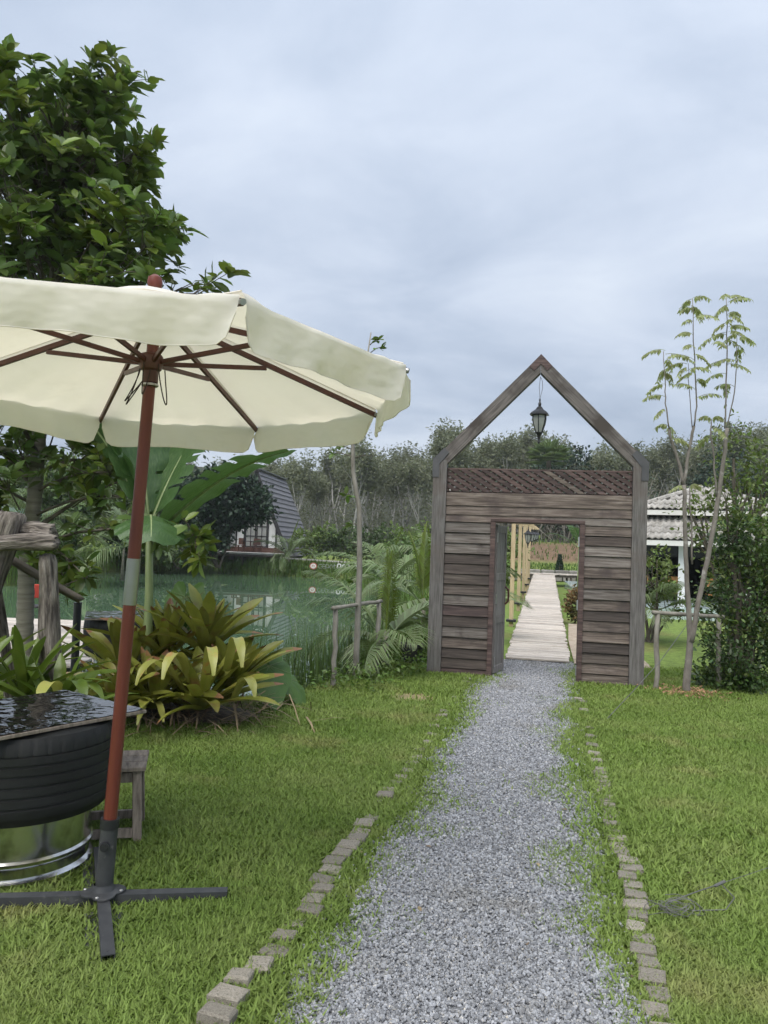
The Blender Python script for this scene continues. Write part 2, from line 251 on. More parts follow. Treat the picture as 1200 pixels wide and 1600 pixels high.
class MB:
    def __init__(s): s.V = []; s.F = []
    def add(s, V, F):
        n = len(s.V); s.V += [tuple(v) for v in V]; s.F += [tuple(i + n for i in f) for f in F]; return s
    def box(s, c, size, rot=None, bevel=0.0):
        x, y, z = (d / 2 for d in size)
        if bevel:
            b = min(bevel, x, y, z) ; V = []; F = []
            for dz, sh in ((-z, b), (-z + b, 0), (z - b, 0), (z, b)):
                V += [(-x + sh, -y + sh, dz), (x - sh, -y + sh, dz), (x - sh, y - sh, dz), (-x + sh, y - sh, dz)]
            F = [(3, 2, 1, 0), (12, 13, 14, 15)]
            for l in range(3):
                for i in range(4): F.append((l * 4 + i, l * 4 + (i + 1) % 4, l * 4 + 4 + (i + 1) % 4, l * 4 + 4 + i))
        else:
            V = [(-x, -y, -z), (x, -y, -z), (x, y, -z), (-x, y, -z), (-x, -y, z), (x, -y, z), (x, y, z), (-x, y, z)]
            F = [(3, 2, 1, 0), (4, 5, 6, 7), (0, 1, 5, 4), (1, 2, 6, 5), (2, 3, 7, 6), (3, 0, 4, 7)]
        R = rot if rot is not None else Matrix.Identity(3)
        if isinstance(R, tuple): R = Euler(R).to_matrix()
        return s.add([R @ Vector(v) + Vector(c) for v in V], F)
    def beam(s, a, b, w, h, upv=(0, 0, 1), bevel=0.0):
        a = Vector(a); b = Vector(b); d = (b - a); l = d.length; d.normalize()
        y = Vector(upv).cross(d)
        if y.length < 1e-4: y = Vector((1, 0, 0))
        y.normalize(); z = d.cross(y)
        R = Matrix((d, y, z)).transposed()
        return s.box((a + b) / 2, (l, w, h), R, bevel)
    def tube(s, pts, radii, n=8, cap=True, jitter=0.0):
        pts = [Vector(p) for p in pts]
        if not hasattr(radii, '__len__'): radii = [radii] * len(pts)
        d0 = (pts[1] - pts[0]).normalized(); ref = Vector((0, 0, 1)) if abs(d0.z) < 0.9 else Vector((1, 0, 0))
        x = d0.cross(ref).normalized(); V = []; F = []
        for i, p in enumerate(pts):
            d = (pts[min(i + 1, len(pts) - 1)] - pts[max(i - 1, 0)]).normalized()
            x = (x - d * x.dot(d)).normalized(); y = d.cross(x)
            for k in range(n):
                a = 2 * math.pi * k / n; r = radii[i] * (1 + (random.uniform(-jitter, jitter) if jitter else 0))
                V.append(p + x * (math.cos(a) * r) + y * (math.sin(a) * r))
        for i in range(len(pts) - 1):
            for k in range(n):
                F.append((i * n + k, i * n + (k + 1) % n, (i + 1) * n + (k + 1) % n, (i + 1) * n + k))
        if cap:
            F.append(tuple(reversed(range(n)))); m = (len(pts) - 1) * n; F.append(tuple(range(m, m + n)))
        return s.add(V, F)
    def lathe(s, prof, n=24, c=(0, 0, 0), cap=True):
        V = []; F = []
        for r, z in prof:
            for k in range(n):
                a = 2 * math.pi * k / n; V.append((c[0] + r * math.cos(a), c[1] + r * math.sin(a), c[2] + z))
        for i in range(len(prof) - 1):
            for k in range(n): F.append((i * n + k, i * n + (k + 1) % n, (i + 1) * n + (k + 1) % n, (i + 1) * n + k))
        if cap:
            F.append(tuple(reversed(range(n)))); m = (len(prof) - 1) * n; F.append(tuple(range(m, m + n)))
        return s.add(V, F)
    def build(s, name, mat, parent=None, smooth=False, loc=None, rot=None):
        o = link_mesh(name, mk_mesh(name, s.V, s.F, mat, smooth), parent)
        if smooth and smooth != 'all':
            try: o.data.set_sharp_from_angle(angle=rad(40))
            except Exception: pass
        if loc is not None: o.location = loc
        if rot is not None: o.rotation_euler = rot
        return o
def tag(o, label, cat=None, group=None, kind=None):
    if label: o['label'] = label
    if cat: o['category'] = cat
    if group: o['group'] = group
    if kind: o['kind'] = kind
    return o
def thing(name, label, cat, loc=(0, 0, 0), rz=0.0, group=None):
    o = bpy.data.objects.new(name, None); COL.objects.link(o); o.location = loc; o.rotation_euler = (0, 0, rz); o.empty_display_size = 0.2
    return tag(o, label, cat, group)
def struct(o, label=None): o['kind'] = 'structure'; (label and tag(o, label)); return o

def smoothstep(a, b, x):
    t = np.clip((x - a) / (b - a), 0, 1); return t * t * (3 - 2 * t)
# cheap tiling-free value noise for placement and relief
_perm = RNG.permutation(4096)
def vnoise(x, y, s=1.0, seed=0):
    x = np.asarray(x, float) * s + 37.7 * seed; y = np.asarray(y, float) * s + 11.3 * seed
    xi = np.floor(x).astype(int); yi = np.floor(y).astype(int); xf = x - xi; yf = y - yi
    u = xf * xf * (3 - 2 * xf); v = yf * yf * (3 - 2 * yf)
    h = lambda a, b: _perm[(_perm[a & 4095] + b) & 4095] / 4095.0
    return (h(xi, yi) * (1 - u) + h(xi + 1, yi) * u) * (1 - v) + (h(xi, yi + 1) * (1 - u) + h(xi + 1, yi + 1) * u) * v

# ------------------------------------------------------------------ ground and pond
POND = np.array([(-40, 8.2), (-9, 8.4), (-4.2, 8.3), (-2.2, 8.0), (-1.35, 8.0), (-0.85, 8.6), (-0.35, 9.6), (-0.1, 11.0), (0.1, 14.0), (0.4, 20.0), (0.2, 28), (-0.6, 36), (-1.5, 43),
                 (-5, 44.6), (-10, 46.5), (-13.5, 44), (-16.5, 38), (-14.0, 29), (-17, 25.5), (-40, 24)])
def poly_sd(x, y, P):
    x = np.asarray(x, float); y = np.asarray(y, float); d = np.full(x.shape, 1e9); ins = np.zeros(x.shape, bool)
    for i in range(len(P)):
        (ax, ay), (bx, by) = P[i], P[(i + 1) % len(P)]
        ex, ey = bx - ax, by - ay; t = np.clip(((x - ax) * ex + (y - ay) * ey) / (ex * ex + ey * ey), 0, 1)
        d = np.minimum(d, np.hypot(x - ax - t * ex, y - ay - t * ey))
        c = ((ay > y) != (by > y)) & (x < (bx - ax) * (y - ay) / (by - ay + 1e-12) + ax); ins ^= c
    return np.where(ins, -d, d)
WATER = -0.45
def height(x, y):
    x = np.asarray(x, float); y = np.asarray(y, float)
    sd = poly_sd(x, y, POND)
    z = 0.05 * (vnoise(x, y, 0.35, 1) - 0.5) * smoothstep(4, 14, y) + 0.018 * (vnoise(x, y, 1.3, 2) - 0.5)
    z = z + smoothstep(34, 46, y) * 2.1 * smoothstep(3.5, 7, x)               # earth bank beyond the boardwalk
    z = z + smoothstep(46, 58, y) * 0.8 + np.clip(y - 62, 0, 90) * 0.055 + np.clip(y - 96, 0, 60) * 0.17      # hill under the wood
    z = z + smoothstep(24, 30, y) * 0.25 * (x < -10)
    wet = smoothstep(0.35, -1.0, sd)
    return z * (1 - wet) - 1.3 * wet
def hz(x, y): return float(height(np.array([x]), np.array([y]))[0])

PL = np.array([(-0.92, 0), (-0.31, 2.62), (-0.07, 3.56), (0.24, 4.79), (0.62, 6.58), (0.98, 8.65), (1.36, 9.7), (1.52, 11.2)])
PR = np.array([(0.42, 0), (0.93, 2.69), (1.13, 3.8), (1.36, 5.03), (1.78, 7.23), (2.16, 8.8), (2.38, 9.6), (2.75, 11.0)])
def path_edges(y):
    l = np.interp(y, PL[:, 1], PL[:, 0]); r = np.interp(y, PR[:, 1], PR[:, 0]); return l, r
def path_in(x, y):
    """metres inside the ragged gravel edge (negative outside)"""
    l, r = path_edges(y)
    l = l + 0.15 * (vnoise(x, y, 3.2, 5) - 0.5) + 0.09 * (vnoise(x, y, 9, 6) - 0.5)
    r = r + 0.18 * (vnoise(x, y, 2.8, 7) - 0.5) + 0.09 * (vnoise(x, y, 9, 8) - 0.5)
    bite = 0.13 * np.exp(-((y - 6.5) / 0.4) ** 2) + 0.05 * np.exp(-((y - 3.1) / 0.4) ** 2)
    return np.minimum(x - l, r - bite - x)

def make_ground():
    xs = np.concatenate([-np.geomspace(160, 6, 46), np.arange(-5.9, 6.0, 0.11), np.geomspace(6.1, 160, 46)])
    ys = np.concatenate([[-12, -6, -3], np.arange(-1, 13, 0.11), np.geomspace(13.1, 260, 110)])
    X, Y = np.meshgrid(xs, ys); Z = height(X, Y)
    V = np.stack([X.ravel(), Y.ravel(), Z.ravel()], 1)
    nx, ny = len(xs), len(ys); i = np.arange(nx * ny).reshape(ny, nx)
    F = np.stack([i[:-1, :-1], i[:-1, 1:], i[1:, 1:], i[1:, :-1]], -1).reshape(-1, 4)
    me = np_mesh('ground', V, F, 'ground', True)
    x, y, z = V.T; c = np.tile(np.array([0.150, 0.218, 0.056]), (len(V), 1))
    def blend(w, col): c[:] = c * (1 - w[:, None]) + np.array(col) * w[:, None]
    blend(smoothstep(0.55, 0.75, vnoise(x, y, 0.9, 3)) * 0.5, (0.19, 0.17, 0.075))
    blend(np.exp(-(((x - 0.45) / 0.38) ** 2 + ((y - 8.15) / 0.45) ** 2)), (0.30, 0.235, 0.155))
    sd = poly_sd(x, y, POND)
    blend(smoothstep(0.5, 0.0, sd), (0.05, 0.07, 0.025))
    w = smoothstep(3.5, 7, x) * smoothstep(37.5, 38.3, y) * smoothstep(37, 36.5, y * 0 + 36) * 0
    blend(w, (0.1, 0.2, 0.03))
    blend(smoothstep(3, 6, x) * smoothstep(39.2, 40.0, y) * smoothstep(47, 44, y), (0.165, 0.115, 0.08))
    blend(smoothstep(58, 66, y), (0.032, 0.036, 0.02))  # shade in the gaps between the trunks, painted into the wood floor
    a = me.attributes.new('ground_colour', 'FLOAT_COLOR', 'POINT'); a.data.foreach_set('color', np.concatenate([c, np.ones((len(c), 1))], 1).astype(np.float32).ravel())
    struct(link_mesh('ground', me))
make_ground()
w_ = MB().add([(x, y, WATER) for x, y in POND], [tuple(range(len(POND)))])
# extend the sheet a little under the banks
cx_, cy_ = POND.mean(0)
struct(link_mesh('pond_water', mk_mesh('pond_water', [(-60, 7.2, WATER), (1.6, 7.2, WATER), (1.6, 48.5, WATER), (-60, 48.5, WATER)], [(0, 1, 2, 3)], 'water')))

def path_sheet():
    ys = np.arange(-0.5, 10.9, 0.06); us = np.linspace(0, 1, 24); V = []; F = []
    for y in ys:
        l, r = path_edges(y)
        for u in us:
            x = l - 0.06 + (r - l + 0.12) * u; V.append((x, y, hz(x, y) + 0.006))
    n = len(us)
    for j in range(len(ys) - 1):
        for i in range(n - 1):
            k = j * n + i; x, y, _ = V[k]
            if path_in(x, y) > -0.03: F.append((k, k + 1, k + n + 1, k + n))
    struct(link_mesh('gravel_path', mk_mesh('gravel_path', V, F, 'gravel_bed', True)))
path_sheet()
# bare sandy strip between the boardwalk and the lawn behind the gate
sv_ = [(2.72, 10.75), (3.75, 10.6), (4.2, 13.0), (4.6, 16.5), (4.05, 16.6), (3.3, 13.5)]
struct(link_mesh('sand_path', mk_mesh('sand_path', [(x, y, 0.045) for x, y in sv_], [tuple(range(6))], 'sand')))

# ------------------------------------------------------------------ scattering on points (uncountable stuff)
def scatter(name, P, rot, scl, idx, sources, label, cat):
    me = bpy.data.meshes.new(name); me.vertices.add(len(P)); me.vertices.foreach_set('co', np.asarray(P, np.float32).ravel())
    for nm, ty, key, dat in (('rot', 'FLOAT_VECTOR', 'vector', rot), ('scl', 'FLOAT', 'value', scl), ('idx', 'INT', 'value', idx)):
        a = me.attributes.new(nm, ty, 'POINT'); a.data.foreach_set(key, np.asarray(dat, np.int32 if ty == 'INT' else np.float32).ravel())
    o = link_mesh(name, me)
    ng = bpy.data.node_groups.new(name, 'GeometryNodeTree')
    ng.interface.new_socket('Geometry', in_out='INPUT', socket_type='NodeSocketGeometry'); ng.interface.new_socket('Geometry', in_out='OUTPUT', socket_type='NodeSocketGeometry')
    gi = ng.nodes.new('NodeGroupInput'); go = ng.nodes.new('NodeGroupOutput'); ip = ng.nodes.new('GeometryNodeInstanceOnPoints'); jn = ng.nodes.new('GeometryNodeJoinGeometry')
    for s in sources:
        oi = ng.nodes.new('GeometryNodeObjectInfo'); oi.inputs['Object'].default_value = s; oi.inputs['As Instance'].default_value = True
        ng.links.new(oi.outputs['Geometry'], jn.inputs[0])
    def att(nm, ty):
        n = ng.nodes.new('GeometryNodeInputNamedAttribute'); n.data_type = ty; n.inputs['Name'].default_value = nm; return n.outputs[0]
    e2r = ng.nodes.new('FunctionNodeEulerToRotation'); ng.links.new(att('rot', 'FLOAT_VECTOR'), e2r.inputs[0])
    ng.links.new(gi.outputs[0], ip.inputs['Points']); ng.links.new(jn.outputs[0], ip.inputs['Instance']); ip.inputs['Pick Instance'].default_value = True
    ng.links.new(att('idx', 'INT'), ip.inputs['Instance Index']); ng.links.new(e2r.outputs[0], ip.inputs['Rotation']); ng.links.new(att('scl', 'FLOAT'), ip.inputs['Scale'])
    ng.links.new(ip.outputs[0], go.inputs[0])
    md = o.modifiers.new('scatter', 'NODES'); md.node_group = ng
    return tag(o, label, cat, kind='stuff')
def source(name, me): return bpy.data.objects.new(name, me)       # kept out of the scene, used as an instance only

def blade_verts(base, h, w, az, lean, curl):
    d = Vector((math.cos(az), math.sin(az), 0)); s = Vector((-d.y, d.x, 0)); V = []
    for t, ww in ((0, 1.0), (0.5, 0.8), (1.0, 0.08)):
        p = Vector(base) + d * (h * (lean * t + curl * t * t)) + Vector((0, 0, h * t * (1 - 0.25 * curl * t)))
        V += [p - s * (w * ww / 2), p + s * (w * ww / 2)]
    return V, [(0, 1, 3, 2), (2, 3, 5, 4)]
def clump(name, n, r, h, w, mat, curl=(0.1, 0.9)):
    m = MB()
    for _ in range(n):
        a = random.uniform(0, 6.28); q = r * math.sqrt(random.random())
        m.add(*blade_verts((q * math.cos(a), q * math.sin(a), -0.006), h * random.uniform(0.55, 1.15), w * random.uniform(0.7, 1.2), random.uniform(0, 6.28), random.uniform(0, 0.5), random.uniform(*curl)))
    return source(name, mk_mesh(name, m.V, m.F, mat))

# ------------------------------------------------------------------ edging blocks
BLOCKS = []
def block_mesh(seed):
    random.seed(seed); m = MB(); m.box((0, 0, 0), (1, 1, 1), bevel=0.09)
    V = [(x * 1 + random.uniform(-.035, .035), y + random.uniform(-.035, .035), z + random.uniform(-.03, .03)) for x, y, z in m.V]
    return mk_mesh('block', V, m.F, 'block')
BM = [block_mesh(i) for i in range(5)]
random.seed(5)
LB = np.array([(-0.62, 2.0), (-0.485, 2.55), (-0.448, 2.76), (-0.429, 2.88), (-0.375, 3.0), (-0.296, 3.255), (-0.187, 3.83), (-0.136, 4.07), (-0.061, 4.34), (0.065, 4.89), (0.32, 5.9), (0.628, 7.37), (1.067, 9.26)])
RB = np.array([(0.93, 2.2), (1.015, 2.73), (1.061, 2.92), (1.123, 3.25), (1.21, 3.6), (1.30, 3.95), (1.388, 4.48), (1.481, 4.92), (1.638, 5.62), (1.83, 6.6), (2.06, 7.77), (2.17, 8.29)])
def edging(line, ys, label):
    t = thing('path_edging', label, 'edging', (line[0][0], line[0][1], 0))
    for y, hgt, wid in ys:
        x = float(np.interp(y, line[:, 1], line[:, 0])) + random.uniform(-0.018, 0.018)
        sx, sy = wid * random.uniform(0.75, 0.98), random.uniform(0.072, 0.088); rz = -0.22 + random.uniform(-0.09, 0.09)
        o = link_mesh('block', BM[random.randrange(5)], t); o.scale = (sx, sy, 0.07)
        o.location = (x - line[0][0], y - line[0][1], hz(x, y) + hgt - 0.035); o.rotation_euler = (random.uniform(-.09, .09), random.uniform(-.09, .09), rz)
        BLOCKS.append((x, y, sx * 0.5, sy * 0.5, hgt))
ys = [(2.46, .06, .125), (2.585, .06, .125), (2.705, .052, .125), (2.82, .05, .12), (2.915, .04, .115)]
y = 3.02
while y < 4.62:
    ys.append((y, random.uniform(.024, .037), random.uniform(.105, .125))); y += random.uniform(.098, .118)
ys += [(4.80, .02, .11), (4.90, .045, .12), (5.05, .025, .105), (5.2, .023, .105), (5.34, .025, .105), (5.5, .023, .105), (5.68, .025, .105), (5.85, .023, .105), (6.05, .023, .105), (6.3, .025, .105), (6.55, .023, .105), (6.85, .025, .105), (7.1, .023, .105), (7.25, .035, .11), (7.42, .035, .11), (7.8, .023, .105), (8.2, .023, .105), (8.6, .023, .105), (9.1, .03, .1), (9.3, .03, .1)]
edging(LB, ys, 'row of grey concrete blocks along the left side of the gravel path, nearest the parasol')
ys = []; y = 2.4
while y < 5.75:
    ys.append((y, random.uniform(.024, .037) if y < 4.6 else random.uniform(.022, .030), random.uniform(.105, .122))); y += random.uniform(.094, .114)
ys += [(5.95, .023, .105), (6.15, .023, .105), (6.4, .023, .105), (6.7, .023, .105), (7.0, .023, .105), (7.72, .035, .11), (8.18, .03, .12), (8.3, .035, .11)]
edging(RB, ys, 'row of sunken grey blocks along the right side of the gravel path')

# ------------------------------------------------------------------ grass and gravel
def make_gravel():
    src = []
    for k in range(6):
        random.seed(90 + k); m = MB(); prof = [(0.25, -0.32), (0.5, -0.1), (0.46, 0.14), (0.2, 0.33)]
        m.lathe(prof, 6)
        V = [((x + random.uniform(-.13, .13)) * random.uniform(.95, 1.05) * 1.2, (y + random.uniform(-.13, .13)), (z + random.uniform(-.09, .09))) for x, y, z in m.V]
        src.append(source('pebble', mk_mesh('pebble', V, m.F, 'gravel')))
    n = 400000; y = 1.9 + 9.2 * RNG.random(n) ** 1.7; x = -0.7 + 3.7 * RNG.random(n); d = path_in(x, y)
    keep = (d > 0) | ((d > -0.13) & (RNG.random(n) < 0.06)) ; x, y, d = x[keep], y[keep], d[keep]
    s = np.clip(RNG.lognormal(-4.74, 0.34, len(x)), 0.0045, 0.022) * (0.9 + 0.05 * y)
    z = height(x, y) + 0.009 + RNG.uniform(0, 0.009, len(x))
    rot = RNG.uniform(-3.14, 3.14, (len(x), 3)) * np.array([0.35, 0.35, 1])
    scatter('gravel', np.stack([x, y, z], 1), rot, s, RNG.integers(0, 6, len(x)), src, 'loose blue-grey gravel covering the path to the gate', 'gravel')
make_gravel()

def make_grass():
    random.seed(21)
    src = [clump('grass_clump', 40, 0.055, 0.0078, 0.0019, 'grass_blade', (0.1, 0.9)) for _ in range(4)] + [clump('grass_clump', 10, 0.04, 0.017, 0.0021, 'grass_blade', (0.3, 1.2)) for _ in range(2)]
    far = [clump('grass_clump', 20, 0.16, 0.045, 0.012, 'grass_blade') for _ in range(2)]
    src += far
    n = 150000; y = 2.0 + 8.8 * RNG.random(n) ** 1.35; x = (RNG.random(n) * 1.12 - 0.56) * (y * 1.0 + 0.5)
    keep = (np.abs(x) < 6); x, y = x[keep], y[keep]
    d = path_in(x, y); sd = poly_sd(x, y, POND)
    dens = np.where(d < 0, 1.0, np.where(d < 0.10, 0.07, 0.003)) * (sd > 0.05)
    # grass islands in the gravel near its edges
    dens = np.where((d > 0) & (d < 0.28) & (vnoise(x, y, 4, 12) > 0.68), 0.55, dens)
    dens *= 1 - 0.97 * np.exp(-(((x - 0.45) / 0.33) ** 4 + ((y - 8.15) / 0.35) ** 4))
    dens *= 0.45 + 0.55 * smoothstep(0.75, 0.5, vnoise(x, y, 1.5, 14))
    for bx, by, hx, hy, hg in BLOCKS:
        if hg > 0.014: dens = np.where((np.abs(x - bx) < hx + 0.008) & (np.abs(y - by) < hy + 0.006), 0, dens)
    dens = np.where(np.hypot(x + 1.72, y - 3.8) < 0.33, 0, dens)
    for ang in (8, 188, -68, 112):            # pressed down under the feet of the parasol stand
        c_, s_ = math.cos(rad(ang)), math.sin(rad(ang)); u_ = (x + 1.154) * c_ + (y - 3.387) * s_; v_ = -(x + 1.154) * s_ + (y - 3.387) * c_
        dens = np.where((u_ > 0) & (u_ < 0.56) & (np.abs(v_) < (0.085 if abs(s_) > 0.5 else 0.02)), 0, dens)
    k = RNG.random(len(x)) < dens; x, y, d = x[k], y[k], d[k]
    s = RNG.uniform(0.7, 1.2, len(x)) * (0.8 + 0.5 * vnoise(x, y, 1.1, 13)) * np.where(d > 0, 0.75, 1)
    s = s * (0.92 + 0.02 * y)
    idx = np.where(RNG.random(len(x)) < 0.05, RNG.integers(4, 6, len(x)), RNG.integers(0, 4, len(x)))
    P = [np.stack([x, y, height(x, y)], 1)]; S = [s]; I = [idx]
    # lawn farther off, right of and behind the gate
    n = 30000; y = 9.5 + 14 * RNG.random(n); x = 2.4 + 9 * RNG.random(n); l, r = path_edges(y)
    k = (poly_sd(x, y, POND) > 0.1) & ~((x < 2.75 + (y - 11) * 0.215 + 0.1) & (y > 10.7)) & ~((x < 2.5) & (y > 9))
    k &= ~((x > 2.7 + (y - 10.7) * 0.1) & (x < 3.75 + (y - 10.7) * 0.17) & (y > 10.6) & (y < 16.6)); x, y = x[k], y[k]
    P.append(np.stack([x, y, height(x, y)], 1)); S.append(RNG.uniform(0.7, 1.25, len(x))); I.append(RNG.integers(6, 8, len(x)))
    P = np.concatenate(P); n = len(P); rot = np.zeros((n, 3)); rot[:, 2] = RNG.uniform(0, 6.28, n)
    scatter('lawn_grass', P, rot, np.concatenate(S), np.concatenate(I), src, 'short green lawn grass on both sides of the gravel path', 'grass')
make_grass()

# ------------------------------------------------------------------ wooden gate
GU, GY = (0.62, 9.77), rad(-10.6)
def clip_poly(P, x0, x1, z0, z1):
    for ax, lim, sg in ((0, x0, 1), (0, x1, -1), (1, z0, 1), (1, z1, -1)):
        Q = []
        for i in range(len(P)):
            a, b = P[i], P[(i + 1) % len(P)]; da, db = (a[ax] - lim) * sg, (b[ax] - lim) * sg
            if da >= 0: Q.append(a)
            if da * db < 0:
                t = da / (da - db); Q.append((a[0] + (b[0] - a[0]) * t, a[1] + (b[1] - a[1]) * t))
        P = Q
        if len(P) < 3: return None
    return P
def prism(P, y0, y1):
    n = len(P); V = [(x, y0, z) for x, z in P] + [(x, y1, z) for x, z in P]
    F = [tuple(range(n)), tuple(reversed(range(n, 2 * n)))] + [((i + 1) % n, i, n + i, n + (i + 1) % n) for i in range(n)]
    return V, F
def make_gate():
    random.seed(3)
    g = thing('wooden_gate', 'weathered grey wooden gate with pointed roof frame standing across the gravel path', 'gate', (GU[0], GU[1], 0), GY)
    WD, EH, AP = 2.60, 2.70, 4.03
    for x in (0.085, WD - 0.085):
        MB().box((0, 0, EH / 2 - 0.05), (0.17, 0.16, EH + 0.1), bevel=0.008).build('post', 'grey_post', g, loc=(x, 0, 0))
    cx = WD / 2; th = 0.155
    for s in (-1, 1):
        xo = 0.0 if s < 0 else WD; dx = cx - xo; dz = AP - EH; L = math.hypot(dx, dz); nx, nz = -dz / L * (1 if s < 0 else -1), abs(dx) / L
        # outer line from eave corner to apex; inner line is shifted by th, mitred at the apex (x = cx) and on the post
        ox, oz = -nx * th, -nz * th
        sl = dz / dx
        i0x, i0z = xo + ox, EH + oz
        apz = i0z + sl * (cx - i0x)
        xin = xo + (0.17 if s < 0 else -0.17); zin = i0z + sl * (xin - i0x)
        P = [(xo, EH), (xin, zin), (cx + s * 0.0015, apz), (cx + s * 0.0015, AP)]
        if s > 0: P = P[::-1]
        m = MB().add(*prism(P, -0.075, 0.075))
        ang = math.atan2(dz, dx) if s < 0 else math.atan2(dz, dx)
        R = Matrix.Rotation(-ang, 3, 'Y').inverted(); c = Vector((xo, 0, EH))
        m.V = [tuple(R @ (Vector(v) - c)) for v in m.V]
        o = m.build('rafter', 'grey_rafter', g, loc=tuple(c)); o.rotation_euler = (0, -ang, 0)
        # dark steel corner bracket at the eave: two flat plates on the outside faces and a wrap on top
        bx = xo - s * 0.0
        u1 = Vector((dx / L, 0, dz / L)); b = MB()
        wP = [(xo + s * 0.004, EH - 0.22), (xo - s * 0.075, EH - 0.22), (xo - s * 0.075, EH - 0.055), (xo - s * 0.0 + u1.x * 0.2 + nx * -0.075, EH + u1.z * 0.2 - nz * 0.075), (xo + u1.x * 0.2 + nx * 0.006, EH + u1.z * 0.2 + nz * 0.006), (xo + s * 0.004, EH + 0.008)]
        if s > 0: wP = wP[::-1]
        b.add(*prism(wP, -0.088, -0.0815)); b.add(*prism(wP, 0.0815, 0.088))
        b.beam((xo + s * 0.006, 0, EH - 0.22), (xo + s * 0.006, 0, EH + 0.006), 0.176, 0.006, (1, 0, 0))
        b.beam(Vector((xo + nx * 0.008, 0, EH + nz * 0.008)), Vector((xo + nx * 0.008, 0, EH + nz * 0.008)) + u1 * 0.2, 0.176, 0.006, (nx, 0, nz))
        b.build('bracket', 'bracket_steel', g)
    # apex bracket
    sl = (AP - EH) / cx; u = Vector((cx, 0, AP - EH)).normalized(); nn = Vector((-u.z, 0, u.x))
    a0 = Vector((cx, 0, AP)) - u * 0.2
    P = [(cx, AP + 0.006), (a0.x, a0.z), (a0.x - nn.x * 0.085, a0.z - nn.z * 0.085), (cx, AP - 0.115), (2 * cx - a0.x + nn.x * 0.085, a0.z - nn.z * 0.085), (2 * cx - a0.x, a0.z)]
    b = MB().add(*prism(P, -0.083, -0.0775)).add(*prism(P, 0.0775, 0.083)); b.build('bracket', 'red_brown_plank', g)
    # siding: three full-width boards over the door, then lapped boards left and right of it
    x0, x1, dl, dr = 0.172, WD - 0.172, 0.80, 1.82
    def plank(xa, xb, zt, h, mat='weathered_plank', tilt=0.15):
        o = MB().box((0, 0, 0), (xb - xa, 0.024, h + 0.012), bevel=0.003)
        V = [(v[0], v[1] + 0.0015 * math.sin(v[0] * 3.1 + zt * 9), v[2] + 0.003 * math.sin(v[0] * 1.7 + zt * 5)) for v in o.V]; o.V = V
        o.build('plank', mat, g, loc=((xa + xb) / 2, -0.04 + random.uniform(-.003, .003), zt - h / 2), rot=(-tilt + random.uniform(-.015, .015), random.uniform(-.004, .004), 0))
    plank(x0, x1, 2.285, 0.155, 'weathered_plank', 0.02)
    plank(x0, x1, 2.125, 0.11); plank(x0, 1.36, 2.01, 0.085); plank(1.363, x1, 2.01, 0.085, 'pale_plank')
    for (a, b_, zz) in ((x0, dl - 0.062, 1.925), (dr + 0.062, x1, 1.925)):
        z = zz
        while z > -0.02:
            h = random.uniform(0.122, 0.136); plank(a, b_, z, h, random.choices(('weathered_plank', 'pale_plank', 'dark_plank', 'red_brown_plank'), (5, 3, 3, 1))[0]); z -= h
    for (xa, xb) in ((x0, dl), (dr, x1)):                # studs behind the boards
        for x in (xa + 0.04, xb - 0.04):
            MB().box((x, 0.015, 0.98), (0.05, 0.05, 1.96)).build('stud', 'red_brown_plank', g)
    # lattice of crossed slats
    MB().box((WD / 2, 0.01, 2.2945), (x1 - x0, 0.05, 0.02)).build('rail', 'red_brown_plank', g)
    MB().box((WD / 2, 0.0, 2.592), (x1 - x0, 0.05, 0.02)).build('rail', 'red_brown_plank', g)
    for layer, (ang, y0) in enumerate(((-0.56, -0.03), (0.56, -0.012))):
        sp = 0.128; x = x0 - 0.6
        while x < x1 + 0.6:
            c_, s_ = math.cos(ang), math.sin(ang); hw = 0.023 * random.uniform(0.9, 1.1); zc = 2.443
            P = [(x + c_ * a - s_ * b, zc + s_ * a + c_ * b) for a, b in ((-0.5, -hw), (0.5, -hw), (0.5, hw), (-0.5, hw))]
            P = clip_poly(P, x0 + 0.002, x1 - 0.002, 2.306, 2.580)
            if P:
                light = layer == 0 and random.random() < 0.12
                MB().add(*prism(P, y0 + random.uniform(-.002, .001), y0 + 0.012)).build('slat', 'weathered_plank' if light else 'red_brown_plank', g)
            x += sp
    # door frame
    for x in (dl - 0.03, dr + 0.03):
        MB().box((x, -0.018, 0.965), (0.06, 0.11, 1.93), bevel=0.004).build('door_frame', 'red_brown_plank', g)
    MB().box(((dl + dr) / 2, -0.018, 1.9545), (dr - dl + 0.12, 0.112, 0.045), bevel=0.004).build('door_frame', 'red_brown_plank', g)
    for z in (0.16, 0.95, 1.72):
        MB().box((dr - 0.004, -0.045, z), (0.008, 0.035, 0.12)).box((dr - 0.010, -0.066, z), (0.014, 0.014, 0.12)).build('hinge', 'hinge_steel', g)
    # the left leaf, folded back; its parts stand in the leaf's own space
    leaf = MB().box((0.03, 0, 0.95), (0.06, 0.035, 1.86), bevel=0.003).box((0.43, 0, 0.95), (0.06, 0.035, 1.86), bevel=0.003)
    leaf = leaf.build('door', 'door_grey', g, loc=(dl + 0.005, 0.045, 0.02), rot=(0, 0, rad(76)))
    for z in (0.06, 0.68, 1.22, 1.83):
        MB().box((0.23, 0, z), (0.338, 0.033, 0.09), bevel=0.002).build('door_rail', 'door_grey', leaf)
    for z0, z1 in ((0.105, 0.635), (0.725, 1.175), (1.265, 1.785)):
        MB().box((0.23, 0, (z0 + z1) / 2), (0.338, 0.014, z1 - z0 - 0.002)).build('door_panel', 'door_grey', leaf)
    for z in (0.16, 0.95, 1.72):
        MB().box((0.012, -0.0205, z), (0.03, 0.006, 0.12)).build('hinge', 'hinge_steel', leaf)
